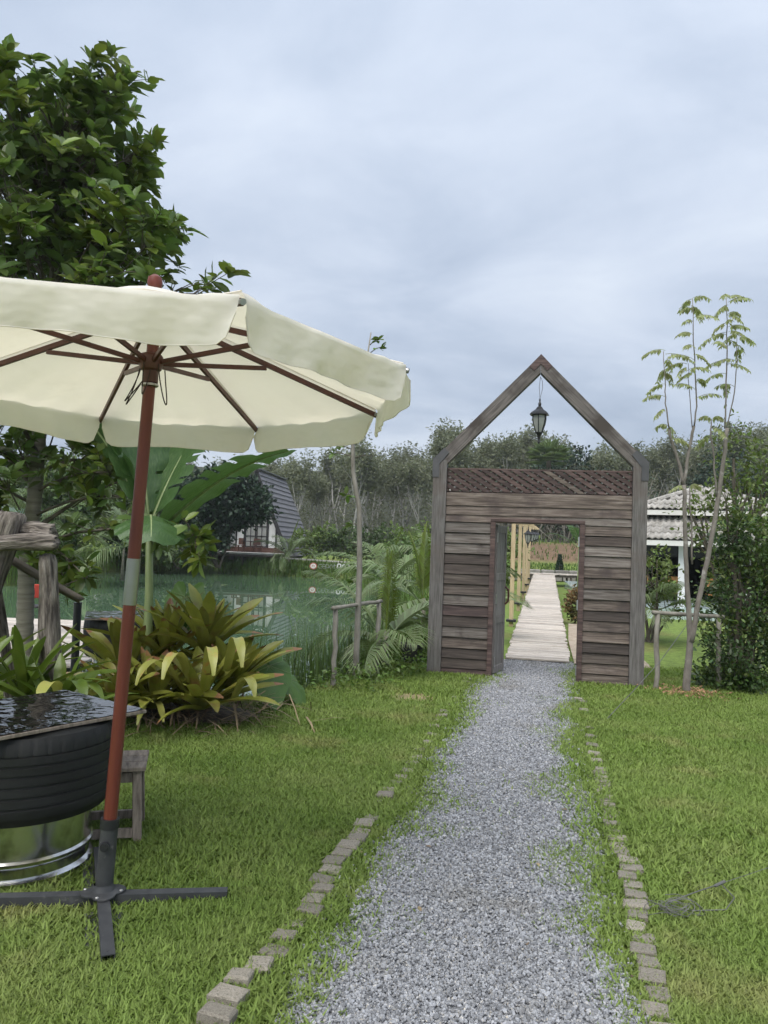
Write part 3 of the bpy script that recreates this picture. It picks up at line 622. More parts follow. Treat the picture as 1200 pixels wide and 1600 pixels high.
    MB().tube([(0.44, -0.018, 0.86), (0.45, -0.055, 0.90), (0.455, -0.06, 0.98), (0.45, -0.055, 1.05), (0.44, -0.018, 1.09)], 0.012, 8).build('handle', 'dark_red_wood', leaf, True)
    return g
make_gate()
def gate_pt(u, v, z):
    c, s = math.cos(GY), math.sin(GY); return (GU[0] + u * c - v * s, GU[1] + u * s + v * c, z)

def make_lantern(loc, sc, label, hang, group=None, yaw=0.2):
    t = thing('hanging_lantern', label, 'lantern', loc, yaw, group); n = 6
    def q(prof): return [(r * sc, z * sc) for r, z in prof]
    MB().lathe(q([(0.02, 0.405), (0.03, 0.40), (0.05, 0.37), (0.10, 0.335), (0.118, 0.315), (0.12, 0.305), (0.09, 0.30)]), n).build('cap', 'black_iron', t)
    MB().lathe(q([(0.006, 0.50), (0.012, 0.48), (0.007, 0.46), (0.018, 0.445), (0.018, 0.42), (0.012, 0.40)][::-1]), 10).build('finial', 'black_iron', t, True)
    MB().lathe(q([(0.035, 0.10), (0.068, 0.20), (0.078, 0.255), (0.076, 0.302)]), n).build('glass', 'lamp_glass', t)
    m = MB()
    for k in range(n):
        a = 2 * math.pi * k / n; m.tube([(r * sc * math.cos(a), r * sc * math.sin(a), z * sc) for r, z in ((0.036, 0.095), (0.071, 0.20), (0.082, 0.255), (0.08, 0.305))], 0.0065 * sc, 5)
    m.build('cage', 'black_iron', t)
    MB().lathe(q([(0.005, -0.03), (0.016, -0.01), (0.009, 0.015), (0.018, 0.035), (0.016, 0.055), (0.03, 0.085), (0.044, 0.098), (0.044, 0.106)]), 10).build('base_finial', 'black_iron', t, True)
    if hang:
        zt = 0.50 * sc; w = 0.012 * sc
        MB().tube([(0, 0, zt), (-w, 0, zt + hang * 0.5), (0, 0, zt + hang)], 0.003, 5).tube([(0, 0, zt), (w * 2.5, 0, zt + hang * 0.45), (w * 2, 0, zt + hang * 0.8), (0.002, 0, zt + hang)], 0.003, 5).build('cord', 'wire', t)
    return t
lx, ly, lz = gate_pt(1.30, 0.0, 2.955)
make_lantern((lx, ly, lz), 1.08, 'black iron lantern hanging on a cord from the peak of the wooden gate', 0.275)

# ------------------------------------------------------------------ parasol, its stand, tyre table, stool
def make_parasol():
    base = Vector((-1.154, 3.387, 0.0)); top = Vector((-1.05, 3.356, 2.31)); ax = (top - base) / 2.31
    t = thing('parasol', 'cream canvas parasol with red-brown wooden pole in the left foreground', 'parasol', tuple(base))
    P = lambda z: ax * z
    TX, TY, R, A0, H = -0.0017, -0.0475, 1.143, rad(-59.57), 2.31
    cen = P(H)
    def tip(k, r=R, dz=0.0):
        a = A0 + k * math.pi / 4; dx, dy = r * math.cos(a), r * math.sin(a)
        return cen + Vector((dx, dy, TX * dx + TY * dy + dz))
    APZ = 0.30
    MB().tube([P(0.33), P(1.0), P(1.30)], [0.0285, 0.0275, 0.0275], 20).build('lower_pole', 'red_wood', t, True)
    MB().tube([P(1.298), P(1.50)], 0.0295, 20).build('joint_sleeve', 'steel', t, True)
    MB().tube([P(1.499), P(H + 0.27)], [0.027, 0.0255], 20).build('upper_pole', 'red_wood', t, True)
    apex = cen + Vector((0, 0, APZ))
    # crown hub and sliding runner
    MB().lathe([(0.028, -0.055), (0.042, -0.05), (0.045, 0.0), (0.036, 0.02)], 16).build('crown_hub', 'dark_red_wood', t, True, loc=tuple(apex - Vector((0, 0, 0.035))))
    rz = cen + Vector((0, 0, 0.045))
    run = MB().lathe([(0.029, -0.085), (0.034, -0.08), (0.034, -0.03), (0.046, -0.022), (0.052, 0.0), (0.052, 0.035), (0.044, 0.045), (0.03, 0.05)], 20).build('runner', 'dark_red_wood', t, True, loc=tuple(rz))
    MB().lathe([(0.0305, -0.099), (0.037, -0.095), (0.037, -0.086), (0.0305, -0.084)], 20).build('ring', 'steel', run, True)
    # ribs, struts and canvas panels
    for k in range(8):
        e = tip(k, R * 1.01, -0.004); s0 = apex + (tip(k) - cen) * 0.03 - Vector((0, 0, 0.03)); e2 = e - Vector((0, 0, 0.014))
        r_ = MB().beam(s0, e2, 0.015, 0.023).build('rib', 'dark_red_wood', t)
        d = (e2 - s0).normalized(); MB().tube([e2 - d * 0.02, e2 + d * 0.012], 0.011, 10).build('rib_cap', 'steel', r_, True)
        mid = s0.lerp(e2, 0.45) - Vector((0, 0, 0.018)); q = rz + (tip(k) - cen).normalized() * 0.05 + Vector((0, 0, 0.01))
        MB().beam(q, mid, 0.013, 0.020).build('strut', 'dark_red_wood', t)
    rnd = random.Random(4)
    for k in range(8):
        a, b = tip(k), tip(k + 1); V = []; F = []; nu, nv, nw = 28, 10, 9
        out = ((a + b) / 2 - cen); out.z = 0; out.normalize(); al = (b - a).normalized(); L = (b - a).length
        ph = [rnd.uniform(0, 6.28) for _ in range(6)]
        for j in range(nv + 1):
            tt = j / nv
            for i in range(nu + 1):
                s = i / nu; e = a.lerp(b, s); p = apex.lerp(e, 0.06 + 0.94 * tt)
                p = p + Vector((0, 0, 0.012 - 0.035 * math.sin(math.pi * s) * math.sin(math.pi * tt * 0.75) + 0.004 * math.sin(9 * s + ph[0]) * tt + 0.005 * math.sin(31 * s + ph[4]) * tt ** 4 * (1 - abs(2 * s - 1)) ** 0 ))
                V.append(p)
        D = 0.165
        for j in range(1, nw + 1):
            v = j / nw
            for i in range(nu + 1):
                s = i / nu; d = min(s, 1 - s) * L; rc = 0.085
                ln = D if d > rc else D * (0.40 + 0.60 * math.sqrt(max(0, 1 - ((rc - d) / rc) ** 2)))
                ln *= 1 + 0.05 * math.sin(7 * s + ph[1])
                inset = 0.012 * v * (1 if s < 0.5 else -1) * max(0, 1 - d / 0.12)
                off = 0.012 + 0.013 * math.sin(11 * s + ph[2] + 1.5 * v) * v + 0.013 * math.sin(5 * s + ph[3]) * v + 0.007 * math.sin(31 * s + ph[4] + 2.5 * v) * v - 0.02 * v * v
                off += 0.03 * v * v * max(0, 1 - d / 0.2) * math.sin(ph[5])
                e = a.lerp(b, s) + Vector((0, 0, 0.012))
                V.append(e + out * off + al * inset - Vector((0, 0, ln * v)))
        w = nu + 1
        for j in range(nv + nw):
            for i in range(nu): F.append((j * w + i, j * w + i + 1, (j + 1) * w + i + 1, (j + 1) * w + i))
        o = link_mesh('canopy_panel', mk_mesh('canopy_panel', V, F, 'canvas', True), t)
        MB().tube([V[j * w] + Vector((0, 0, 0.002)) for j in range(nv + 1)], 0.0035, 5).tube([V[(nv + nw) * w + i] for i in range(w)], 0.0022, 4).build('seam', 'canvas', o)
    # wind-vent cap and ball finial
    V = []; F = []; n = 8
    for r, z in ((0.02, 0.065), (0.10, 0.05), (0.20, 0.02), (0.25, -0.01)):
        for k in range(n * 2):
            e = tip(0); a = A0 + k * math.pi / n; rr = r * (1 if k % 2 == 0 else 0.955)
            V.append(apex + Vector((rr * math.cos(a), rr * math.sin(a), z + (TX * math.cos(a) + TY * math.sin(a)) * rr + (0.006 if k % 2 and r > 0.15 else 0))))
    m2 = n * 2
    for j in range(3):
        for k in range(m2): F.append((j * m2 + k, j * m2 + (k + 1) % m2, (j + 1) * m2 + (k + 1) % m2, (j + 1) * m2 + k))
    link_mesh('vent_cap', mk_mesh('vent_cap', V, F, 'canvas', True), t)
    MB().lathe([(0.018, 0.0), (0.022, 0.03), (0.016, 0.04), (0.028, 0.055), (0.034, 0.075), (0.03, 0.098), (0.012, 0.112)], 18).build('finial', 'red_wood', t, True, loc=tuple(apex + Vector((0, 0, 0.035))))
    # pull cord hanging in loops from the runner
    m = MB()
    for ph, dr, drop in ((2.75, 0.13, 0.14), (2.9, 0.10, 0.16), (-0.6, 0.05, 0.17), (-1.9, 0.03, 0.13)):
        pts = []
        for i in range(15):
            u = i / 14; r = 0.05 + dr * math.sin(math.pi * u) * (0.6 + u * 0.4); z = 0.0 - drop * math.sin(math.pi * u) ** 0.8 - 0.03 * u
            pts.append(rz + Vector((r * math.cos(ph), r * math.sin(ph), z)) + Vector((0.03 * u, 0, 0)))
        m.tube(pts, 0.0028, 5)
    m.build('pull_cord', 'rope', t)
make_parasol()

def make_stand():
    t = thing('parasol_stand', 'dark grey steel cross stand holding the parasol pole on the grass', 'parasol stand', (-1.154, 3.387, 0.0))
    ax = Vector((0.104, -0.031, 2.31)) / 2.31
    P = lambda z: ax * z
    MB().tube([P(0.07), P(0.345)], 0.0365, 20).build('tube', 'grey_paint', t, True)
    MB().tube([P(0.335), P(0.375)], 0.040, 20).build('collar', 'black_iron', t, True)
    MB().tube([P(0.27) + Vector((0.0, -0.034, 0)), P(0.27) + Vector((0.004, -0.058, 0))], 0.019, 14).tube([P(0.27) + Vector((0.004, -0.058, 0)), P(0.27) + Vector((0.0045, -0.062, 0))], 0.012, 10).build('knob', 'black_iron', t, True)
    fl = MB(); V = []
    for r, z in ((0.095, 0.058), (0.095, 0.064), (0.048, 0.072), (0.04, 0.095)):
        for k in range(24):
            a = 2 * math.pi * k / 24 + 0.4; rr = r * (1 if r < 0.06 else (0.72 + 0.28 * abs(math.cos(2 * a - 0.8)))); V.append((rr * math.cos(a), rr * math.sin(a), z))
    F = [tuple(reversed(range(24)))] + [(j * 24 + k, j * 24 + (k + 1) % 24, (j + 1) * 24 + (k + 1) % 24, (j + 1) * 24 + k) for j in range(3) for k in range(24)]
    fl.add(V, F); f = fl.build('flange', 'grey_paint', t, True)
    for k in range(4):
        a = 2 * math.pi * k / 4 + 0.02; MB().lathe([(0.008, 0), (0.008, 0.006), (0.004, 0.009)], 6).build('bolt', 'hinge_steel', f, loc=(0.077 * math.cos(a), 0.077 * math.sin(a), 0.0625))
    # four feet: inverted channels with flanges lying on the grass
    for ang, L in ((rad(8), 0.50), (rad(188), 0.62), (rad(-68), 0.50), (rad(112), 0.50)):
        m = MB(); w, h, tk = 0.042, 0.055, 0.004; s = 0.028
        m.box((L / 2 + s, 0, h - tk / 2), (L, w, tk)).box((L / 2 + s, -w / 2 - tk / 2, h / 2), (L, tk, h)).box((L / 2 + s, w / 2 + tk / 2, h / 2), (L, tk, h))
        if abs(math.sin(ang)) > 0.5: m.box((L / 2 + s + .03, -w / 2 - 0.029, 0.016), (L - 0.06, 0.05, tk)).box((L / 2 + s + .03, w / 2 + 0.029, 0.016), (L - 0.06, 0.05, tk))
        m.tube([(L + s - 0.03, 0, h - 0.001), (L + s - 0.03, 0, h + 0.0008)], 0.006, 8)
        m.build('foot', 'grey_paint', t, rot=(0, 0, ang))
make_stand()

def tyre_table(loc, rz, half, label, cx=0.0, cy=0.0):
    t = thing('tyre_table', label, 'table', loc, rz)
    prof = [(0.25, 0.30), (0.34, 0.285), (0.40, 0.30), (0.425, 0.33)]
    z = 0.345
    while z < 0.60:
        prof += [(0.432, z), (0.432, z + 0.032), (0.425, z + 0.035), (0.425, z + 0.043)]; z += 0.046
    prof += [(0.430, 0.615), (0.427, 0.655), (0.41, 0.685), (0.34, 0.70), (0.25, 0.69)]
    n = 264; V = []; F = []
    for r, z in prof:
        for k in range(n):
            a = 2 * math.pi * k / n; rr = r - (0.005 if (k % 6 == 0 and 0.60 < z < 0.672 and r > 0.4) else 0) + 0.0012 * math.sin(5 * a + z * 30)
            V.append((rr * math.cos(a), rr * math.sin(a), z))
    for j in range(len(prof) - 1):
        for k in range(n): F.append((j * n + k, j * n + (k + 1) % n, (j + 1) * n + (k + 1) % n, (j + 1) * n + k))
    o = link_mesh('tyre', mk_mesh('tyre', V, F, 'rubber', True), t); o.data.set_sharp_from_angle(angle=rad(35))
    MB().lathe([(0.33, 0.0), (0.345, 0.01), (0.345, 0.03), (0.325, 0.045), (0.325, 0.085), (0.335, 0.095), (0.342, 0.105), (0.342, 0.115), (0.332, 0.125), (0.330, 0.29), (0.2, 0.30)], 72).build('drum', 'chrome', t, True)
    hx, hy = half
    tp = MB().box((cx, cy, 0.709), (2 * hx, 2 * hy, 0.016), bevel=0.002).build('table_top', 'stool_wood', t)
    n = 24; V = []; F = []
    for j in range(n + 1):
        for i in range(n + 1): V.append((cx - hx + 0.006 + (2 * hx - 0.012) * i / n, cy - hy + 0.006 + (2 * hy - 0.012) * j / n, 0.7215 + 0.0016 * math.sin(i * 1.3 + j * 0.6) * math.sin(j * 0.9)))
    for j in range(n):
        for i in range(n): F.append((j * (n + 1) + i, j * (n + 1) + i + 1, (j + 1) * (n + 1) + i + 1, (j + 1) * (n + 1) + i))
    link_mesh('glossy_cover', mk_mesh('glossy_cover', V, F, 'table_glass', True), tp)
    return t
tyre_table((-1.72, 3.80, 0.0), rad(54.5), (0.44, 0.36), 'black tyre table with glossy black top and steel drum base beside the parasol pole', 0.0, 0.0)

def make_stool(loc, rz, label):
    t = thing('stool', label, 'stool', loc, rz)
    for i in range(3): MB().box((0, -0.115 + 0.115 * i, 0.39), (0.36, 0.113, 0.022), bevel=0.003).build('seat_board', 'stool_wood', t)
    for sx in (-1, 1):
        for sy in (-1, 1):
            MB().beam((sx * 0.155, sy * 0.145, -0.02), (sx * 0.135, sy * 0.125, 0.378), 0.036, 0.045, (sx, 0, 0.1), 0.003).build('leg', 'stool_wood', t)
        MB().beam((sx * 0.152, -0.118, 0.06), (sx * 0.152, 0.118, 0.06), 0.02, 0.045).build('stretcher', 'stool_wood', t)
        MB().beam((sx * 0.137, -0.105, 0.34), (sx * 0.137, 0.105, 0.34), 0.018, 0.05).build('apron', 'stool_wood', t)
    for sy in (-1, 1):
        MB().beam((-0.13, sy * 0.142, 0.06), (0.13, sy * 0.142, 0.06), 0.02, 0.045).build('stretcher', 'stool_wood', t)
        MB().beam((-0.115, sy * 0.127, 0.34), (0.115, sy * 0.127, 0.34), 0.018, 0.05).build('apron', 'stool_wood', t)
make_stool((-1.405, 4.165, 0.0), rad(14), 'small weathered wooden stool half hidden behind the parasol pole')

# ------------------------------------------------------------------ foliage helpers
LEAF_OVAL = (np.array([(0, 0, 0), (0.17, 0.16, 0.03), (0.29, 0.42, 0.05), (0.24, 0.72, 0.0), (0, 1, -0.12), (-0.24, 0.72, 0.0), (-0.29, 0.42, 0.05), (-0.17, 0.16, 0.03), (0, 0.5, -0.03)]) * np.array([0.85, 1, 1]),
             np.array([(i, (i + 1) % 8, 8) for i in range(8)]))
LEAF_SLIM = (np.array([(0, 0, 0), (0.15, 0.4, 0.03), (0, 1, -0.12), (-0.15, 0.4, 0.03)]), np.array([(0, 1, 2), (0, 2, 3)]))
LEAF_CARD = (np.array([(0, 0, 0), (0.3, 0.5, 0.06), (0, 1, -0.1), (-0.3, 0.5, 0.06)]), np.array([(0, 1, 2), (0, 2, 3)]))
def _trio():
    V = []; F = []
    for k, a in enumerate((-0.9, 0.0, 0.9)):
        c, s = math.cos(a), math.sin(a)
        for x, y, z in LEAF_SLIM[0] * np.array([1.5, 1, 1]): V.append((x * c - y * s, x * s + y * c, z))
        F += [(4 * k, 4 * k + 1, 4 * k + 2), (4 * k, 4 * k + 2, 4 * k + 3)]
    return np.array(V), np.array(F)
LEAF_TRIO = _trio()
def unit(v): return v / (np.linalg.norm(v, axis=-1, keepdims=True) + 1e-9)
def leaf_arrays(P, Dr, size, tmpl, rng, flop=0.5, width=1.0):
    P = np.asarray(P, float); Dr = unit(np.asarray(Dr, float)); n = len(P)
    upv = np.tile(np.array([0, 0, 1.0]), (n, 1)) + rng.normal(0, flop, (n, 3))
    X = unit(np.cross(Dr, upv)); Z = np.cross(X, Dr)
    T, F = tmpl; s = np.broadcast_to(np.asarray(size, float), (n,))[:, None, None]
    V = P[:, None, :] + s * (T[None, :, 0:1] * width * X[:, None, :] + T[None, :, 1:2] * Dr[:, None, :] + T[None, :, 2:3] * Z[:, None, :])
    FF = F[None] + (np.arange(n) * len(T))[:, None, None]
    return V.reshape(-1, 3), FF.reshape(-1, 3)
def leaf_obj(name, P, Dr, size, tmpl, mat, parent, rng, flop=0.5, width=1.0):
    V, F = leaf_arrays(P, Dr, size, tmpl, rng, flop, width); return link_mesh(name, np_mesh(name, V, F, mat), parent)

def grow(rng, start, d, length, radius, depth, spread, nchild, out, tips, bend=0.15, upb=0.2, taper=0.6, shrink=0.68):
    n = 5; pts = [np.array(start, float)]; d = np.array(d, float) / np.linalg.norm(d); dd = d.copy()
    for i in range(n):
        dd = dd + rng.normal(0, bend, 3) * 0.6 + np.array([0, 0, upb * 0.2]); dd /= np.linalg.norm(dd); pts.append(pts[-1] + dd * length / n)
    rr = [radius * (1 - (1 - taper) * i / n) for i in range(n + 1)]
    out.append((pts, rr))
    if depth == 0:
        tips.append((pts[-1], dd)); tips.append((pts[-2], dd)); tips.append((pts[-3], dd)); return
    for c in range(nchild):
        f = rng.uniform(0.45, 1.0) if c else 1.0; k = min(n, max(1, int(round(f * n)))); p = pts[k]
        nd = dd + rng.normal(0, spread, 3) + np.array([0, 0, upb]); nd /= np.linalg.norm(nd)
        grow(rng, p, nd, length * shrink * rng.uniform(0.75, 1.2), rr[k] * 0.66, depth - 1, spread, nchild, out, tips, bend, upb, taper, shrink)
def tubes_mesh(name, segs, mat, sides=6):
    m = MB()
    for pts, rr in segs: m.tube(pts, rr, sides if rr[0] > 0.02 else 4, cap=False)
    return mk_mesh(name, m.V, m.F, mat, True)

# ------------------------------------------------------------------ broad-leaved tree rising behind the parasol
def big_tree():
    rng = np.random.default_rng(5); B = np.array([-3.72, 8.05, 0.0])
    t = thing('broadleaf_tree', 'tall glossy-leaved tree with ringed trunk rising behind the parasol', 'tree', tuple(B))
    trunk = [(0.05, 0, -0.3), (0.02, 0, 0.4), (0.0, 0, 1.2), (0.06, 0, 2.0), (0.08, 0, 3.0), (0.12, 0, 4.2), (0.15, 0.0, 5.4), (0.2, 0, 6.4)]
    rr = [0.10, 0.088, 0.08, 0.074, 0.066, 0.052, 0.034, 0.014]
    # rings: resample and swell
    zz = np.arange(-0.3, 6.4, 0.06); tp = np.array(trunk); pts = []; rad_ = []
    for i, z in enumerate(zz):
        pts.append((np.interp(z, tp[:, 2], tp[:, 0]), 0.02 * math.sin(z * 2), z)); rad_.append(np.interp(z, tp[:, 2], rr) * (1.05 if i % 2 else 0.97))
    MB().tube(pts, rad_, 12).build('trunk', 'bark_ringed', t, 'all')
    zs = [2.0, 2.6, 3.4, 4.1, 4.35, 4.7, 5.1, 5.5, 5.9, 6.3, 6.65, 6.9]; rs = [1.3, 1.7, 1.95, 2.05, 2.0, 1.78, 1.45, 1.18, 0.98, 0.78, 0.5, 0.2]
    segs = []; LP = []; LD = []; LS = []; LY = []
    def whorl(p, d, n, s, young=False):
        d = d / np.linalg.norm(d); a0 = rng.uniform(0, 6.28); ref = np.cross(d, [0.3, 0.2, 1]); ref /= np.linalg.norm(ref); b = np.cross(d, ref)
        for i in range(n):
            a = a0 + i * 2.4; dd = d * rng.uniform(0.15, 0.8) + (ref * math.cos(a) + b * math.sin(a)) + np.array([0, 0, rng.uniform(-0.25, 0.2)])
            LP.append(p - d * rng.uniform(0, 0.10)); LD.append(dd); LS.append(s * rng.uniform(0.7, 1.2)); LY.append(young and rng.random() < 0.7)
    for k in range(175):                                     # leafy sprays: uneven sizes, gaps between them
        z = rng.uniform(1.9, 4.2) if rng.random() < 0.32 else 3.9 + 2.4 * rng.random() ** 1.15; R = np.interp(z, zs, rs)
        q = R * math.sqrt(rng.uniform(0.05, 1.0)) * 0.80; a = rng.uniform(0, 6.28); q *= 1 + 0.16 * math.sin(3 * a + z * 2.3)
        c = np.array([q * math.cos(a) + 0.1, q * math.sin(a), z]); ax = np.array([0.1, 0, z - 0.45 * q - 0.3]); m1 = ax * 0.45 + c * 0.55 + np.array([0, 0, 0.03])
        segs.append(([ax * 0.9 + c * 0.1, m1, c], [0.014, 0.011, 0.007]) if z > 4.4 else ([m1, (m1 + c) / 2, c], [0.009, 0.008, 0.006])); outd = (c - ax) / np.linalg.norm(c - ax); sp = rng.uniform(0.09, 0.21); young = q > 0.55 * R and rng.random() < 0.55
        for w_ in range(rng.integers(3, 11)):
            p = c + rng.normal(0, sp, 3) * [1, 1, 0.8] + outd * abs(rng.normal(0, sp * 0.6)); segs.append(([c - outd * 0.15, (c + p) / 2, p], [0.006, 0.005, 0.003])); whorl(p, outd * 0.8 + np.array([0, 0, 0.4]) + rng.normal(0, 0.3, 3), rng.integers(6, 11), rng.uniform(0.14, 0.215), young)
    for k in range(24):
        z = rng.uniform(4.6, 6.0) if k > 4 else 2.2 + 0.4 * k; a = k * 2.4; R = np.interp(z, zs, rs) * 0.7
        b0 = np.array([0.1, 0, z - 0.35 * R - 0.2]); e = np.array([R * math.cos(a), R * math.sin(a), z]); segs.append(([b0, (b0 + e) / 2 + np.array([0, 0, 0.06]), e], [0.026, 0.018, 0.008]))
    # low drooping branches under the canopy edge, towards the camera and the water
    low = [((0.03, 0, 2.0), (1.25, -0.75, 2.15)), ((0.02, 0, 1.75), (1.5, -0.7, 1.95)), ((0.02, 0, 1.45), (0.95, -0.8, 1.18)), ((0.02, 0, 1.45), (2.2, -1.5, 1.62)), ((0.02, 0, 1.9), (-0.8, -0.8, 2.1)),
           ((0.02, 0, 1.6), (-0.4, -1.0, 1.85)), ((0.02, 0, 1.5), (0.7, -0.5, 0.98)), ((0.04, 0, 2.2), (0.9, 0.2, 2.35)), ((0.02, 0, 2.1), (-0.5, -0.4, 2.5))]
    for s, e in low:
        s, e = np.array(s), np.array(e); pts = [s + (e - s) * u + np.array([0, 0, 0.12 * math.sin(math.pi * u)]) + rng.normal(0, 0.02, 3) * u for u in np.linspace(0, 1, 7)]
        segs.append((pts, list(np.linspace(0.018, 0.006, 7))))
        for u in rng.uniform(0.3, 1.0, 15):
            p = s + (e - s) * u + np.array([0, 0, 0.12 * math.sin(math.pi * u)]); q = p + rng.normal(0, 0.13, 3); segs.append(([p, q], [0.006, 0.004])); whorl(q, (q - p) + np.array([0, 0, 0.05]), rng.integers(5, 9), 0.15, rng.random() < 0.6)
        whorl(e, e - s, 8, 0.16)
    for k in range(9):                                       # leafy end of the branch that reaches past the parasol pole
        q = np.array([2.2, -1.5, 1.50]) + rng.normal(0, 0.10, 3); segs.append(([np.array([2.1, -1.45, 1.6]), q], [0.005, 0.003])); whorl(q, q - np.array([2.1, -1.45, 1.65]), 6, 0.15, True)
    link_mesh('branches', tubes_mesh('branches', segs, 'bark_dark', 5), t)
    LP, LD, LS, LY = np.array(LP), np.array(LD), np.array(LS), np.array(LY)
    leaf_obj('crown', LP[~LY], LD[~LY], LS[~LY], LEAF_OVAL, 'leaf_broad', t, rng, 0.45, 0.95); leaf_obj('young_leaves', LP[LY], LD[LY], LS[LY], LEAF_OVAL, 'leaf_young', t, rng, 0.45, 0.95)
big_tree()

# ------------------------------------------------------------------ strap leaves, palms, banana, taro
def strap(L, W, elev, droop, twist=0.0, n=9, channel=0.28, tipw=0.15, kink=None):
    """a leaf growing from the origin towards +X, rising by elev and bending over by droop radians"""
    V = []; F = []; p = np.array([0, 0, 0.0]); a = elev; tipat = None
    for i in range(n + 1):
        u = i / n; w = W * (0.75 + 0.5 * u if u < 0.4 else 0.95) * (1 if u < 0.75 else max(tipw, 1 - ((u - 0.75) / 0.25) ** 1.8))
        d = np.array([math.cos(a), 0, math.sin(a)]); nrm = np.array([-math.sin(a), 0, math.cos(a)]); tw = twist * u
        for q in (-1, -0.5, 0, 0.5, 1):
            off = np.array([0, q * w / 2, 0]); c = channel * w * (abs(q) ** 1.5) * (1 - 0.55 * u)
            v = p + off * math.cos(tw) + nrm * (c + q * w / 2 * math.sin(tw)); V.append(v)
        p = p + d * L / n
        if kink and u >= kink: a -= droop / (n * (1 - kink)) * 1.0
        elif not kink: a -= droop / n * (0.4 + 1.2 * u)
    for i in range(n):
        for q in range(4): k = i * 5 + q; F.append((k, k + 1, k + 6, k + 5))
    return V, F
def bromeliad(loc, rng, n, L, W, label, mat='brom_leaf', tips=True, extra=(), group=None, lean=(0.35, 1.35)):
    t = thing('bromeliad', label, 'plant', loc, rng.uniform(0, 6.28), group)
    for i in range(n):
        u = i / n; el = lean[1] - (lean[1] - lean[0]) * u ** 0.85 + rng.normal(0, 0.08); l = L * (0.65 + 0.5 * u) * rng.uniform(0.8, 1.12)
        V, F = strap(l, W * rng.uniform(0.8, 1.15), el, rng.uniform(0.15, 0.65) + 0.25 * u, rng.normal(0, 0.35))
        me = mk_mesh('leaf', V, F, mat, True)
        if tips and rng.random() < 0.55:
            me.materials.append(M['brom_tip'])
            for p in list(me.polygons)[-4:]: p.material_index = 1
        o = link_mesh('leaf', me, t); o.rotation_euler = (0, 0, i * 2.39996 + rng.normal(0, 0.15)); o.location = (0.02 * math.cos(i * 2.4), 0.02 * math.sin(i * 2.4), 0.05 + 0.04 * (1 - u))
    return t
def loose_leaf(t, az, L, W, el, droop, kink, mat, loc=(0, 0, 0.1)):
    V, F = strap(L, W, el, droop, 0.05, 12, 0.18, 0.3, kink); o = link_mesh('leaf', mk_mesh('leaf', V, F, mat, True), t); o.rotation_euler = (0, 0, az - t.rotation_euler.z)
    o.location = Matrix.Rotation(-t.rotation_euler.z, 3, 'Z') @ Vector(loc); return o
rg = np.random.default_rng(31)
bl = [((-2.30, 7.05, 0.16), 24, 0.62, 'reddish bromeliad at the left end of the big clump, by the wooden deck', None),
      ((-1.98, 7.18, 0.34), 26, 0.66, 'tall olive bromeliad at the back of the big clump, left of centre', None),
      ((-1.60, 7.15, 0.40), 28, 0.66, 'tallest olive bromeliad with red tips in the middle of the big clump', None),
      ((-1.32, 6.98, 0.12), 28, 0.56, 'olive bromeliad at the right end of the big clump, nearest the pond reeds', None),
      ((-1.90, 6.62, 0.02), 26, 0.60, 'olive bromeliad at the front of the big clump just behind the parasol pole', None),
      ((-1.50, 6.62, 0.02), 28, 0.62, 'olive bromeliad at the front of the big clump with yellow leaves folded down', None),
      ((-2.22, 6.55, 0.0), 22, 0.56, 'low olive bromeliad between the parasol pole and the bright green clump', None)]
broms = [bromeliad((l[0], l[1], l[2] + 0.06), rg, n + 4, L * 1.2, 0.108, lab, lean=((0.50, 1.48) if l[1] > 6.9 else (0.28, 1.40))) for l, n, L, lab, _ in bl]
for az, ox, oy, z, L in ((-1.7, -0.08, -0.1, 0.32, 0.62), (-1.25, 0.05, -0.12, 0.36, 0.66), (-1.2, 0.22, -0.08, 0.42, 0.70), (-2.0, -0.16, -0.05, 0.25, 0.60), (-1.0, 0.3, -0.1, 0.2, 0.45)):
    loose_leaf(broms[5], az, L * 1.25, 0.085, 0.85, 2.45, 0.30, 'brom_yellow', (ox, oy, z - 0.02))
for az, L in ((-1.9, 0.5), (-1.5, 0.55), (-1.1, 0.5)): loose_leaf(broms[4], az, L, 0.055, 0.2, 1.1, 0.2, 'brom_yellow', (0, -0.05, 0.12))
near = [((-2.62, 5.75, 0.30), 20, 0.80, 'bright green bromeliad with wide arching leaves behind the tyre table'),
        ((-2.28, 5.55, 0.18), 18, 0.70, 'bright green bromeliad with pale drooping leaves just right of the widest one'),
        ((-2.95, 5.6, 0.30), 18, 0.78, 'bright green bromeliad at the left picture edge below the driftwood')]
nb = [bromeliad(l, rg, n, L, 0.085, lab, 'brom_green', False, lean=(0.25, 1.3)) for l, n, L, lab in near]
for az, L in ((-0.9, 0.62), (-1.5, 0.60), (-0.5, 0.5)): loose_leaf(nb[1], az, L, 0.09, 0.85, 1.9, 0.25, 'brom_yellow' if az < -1 else 'brom_green', (0.05, -0.05, 0.2))
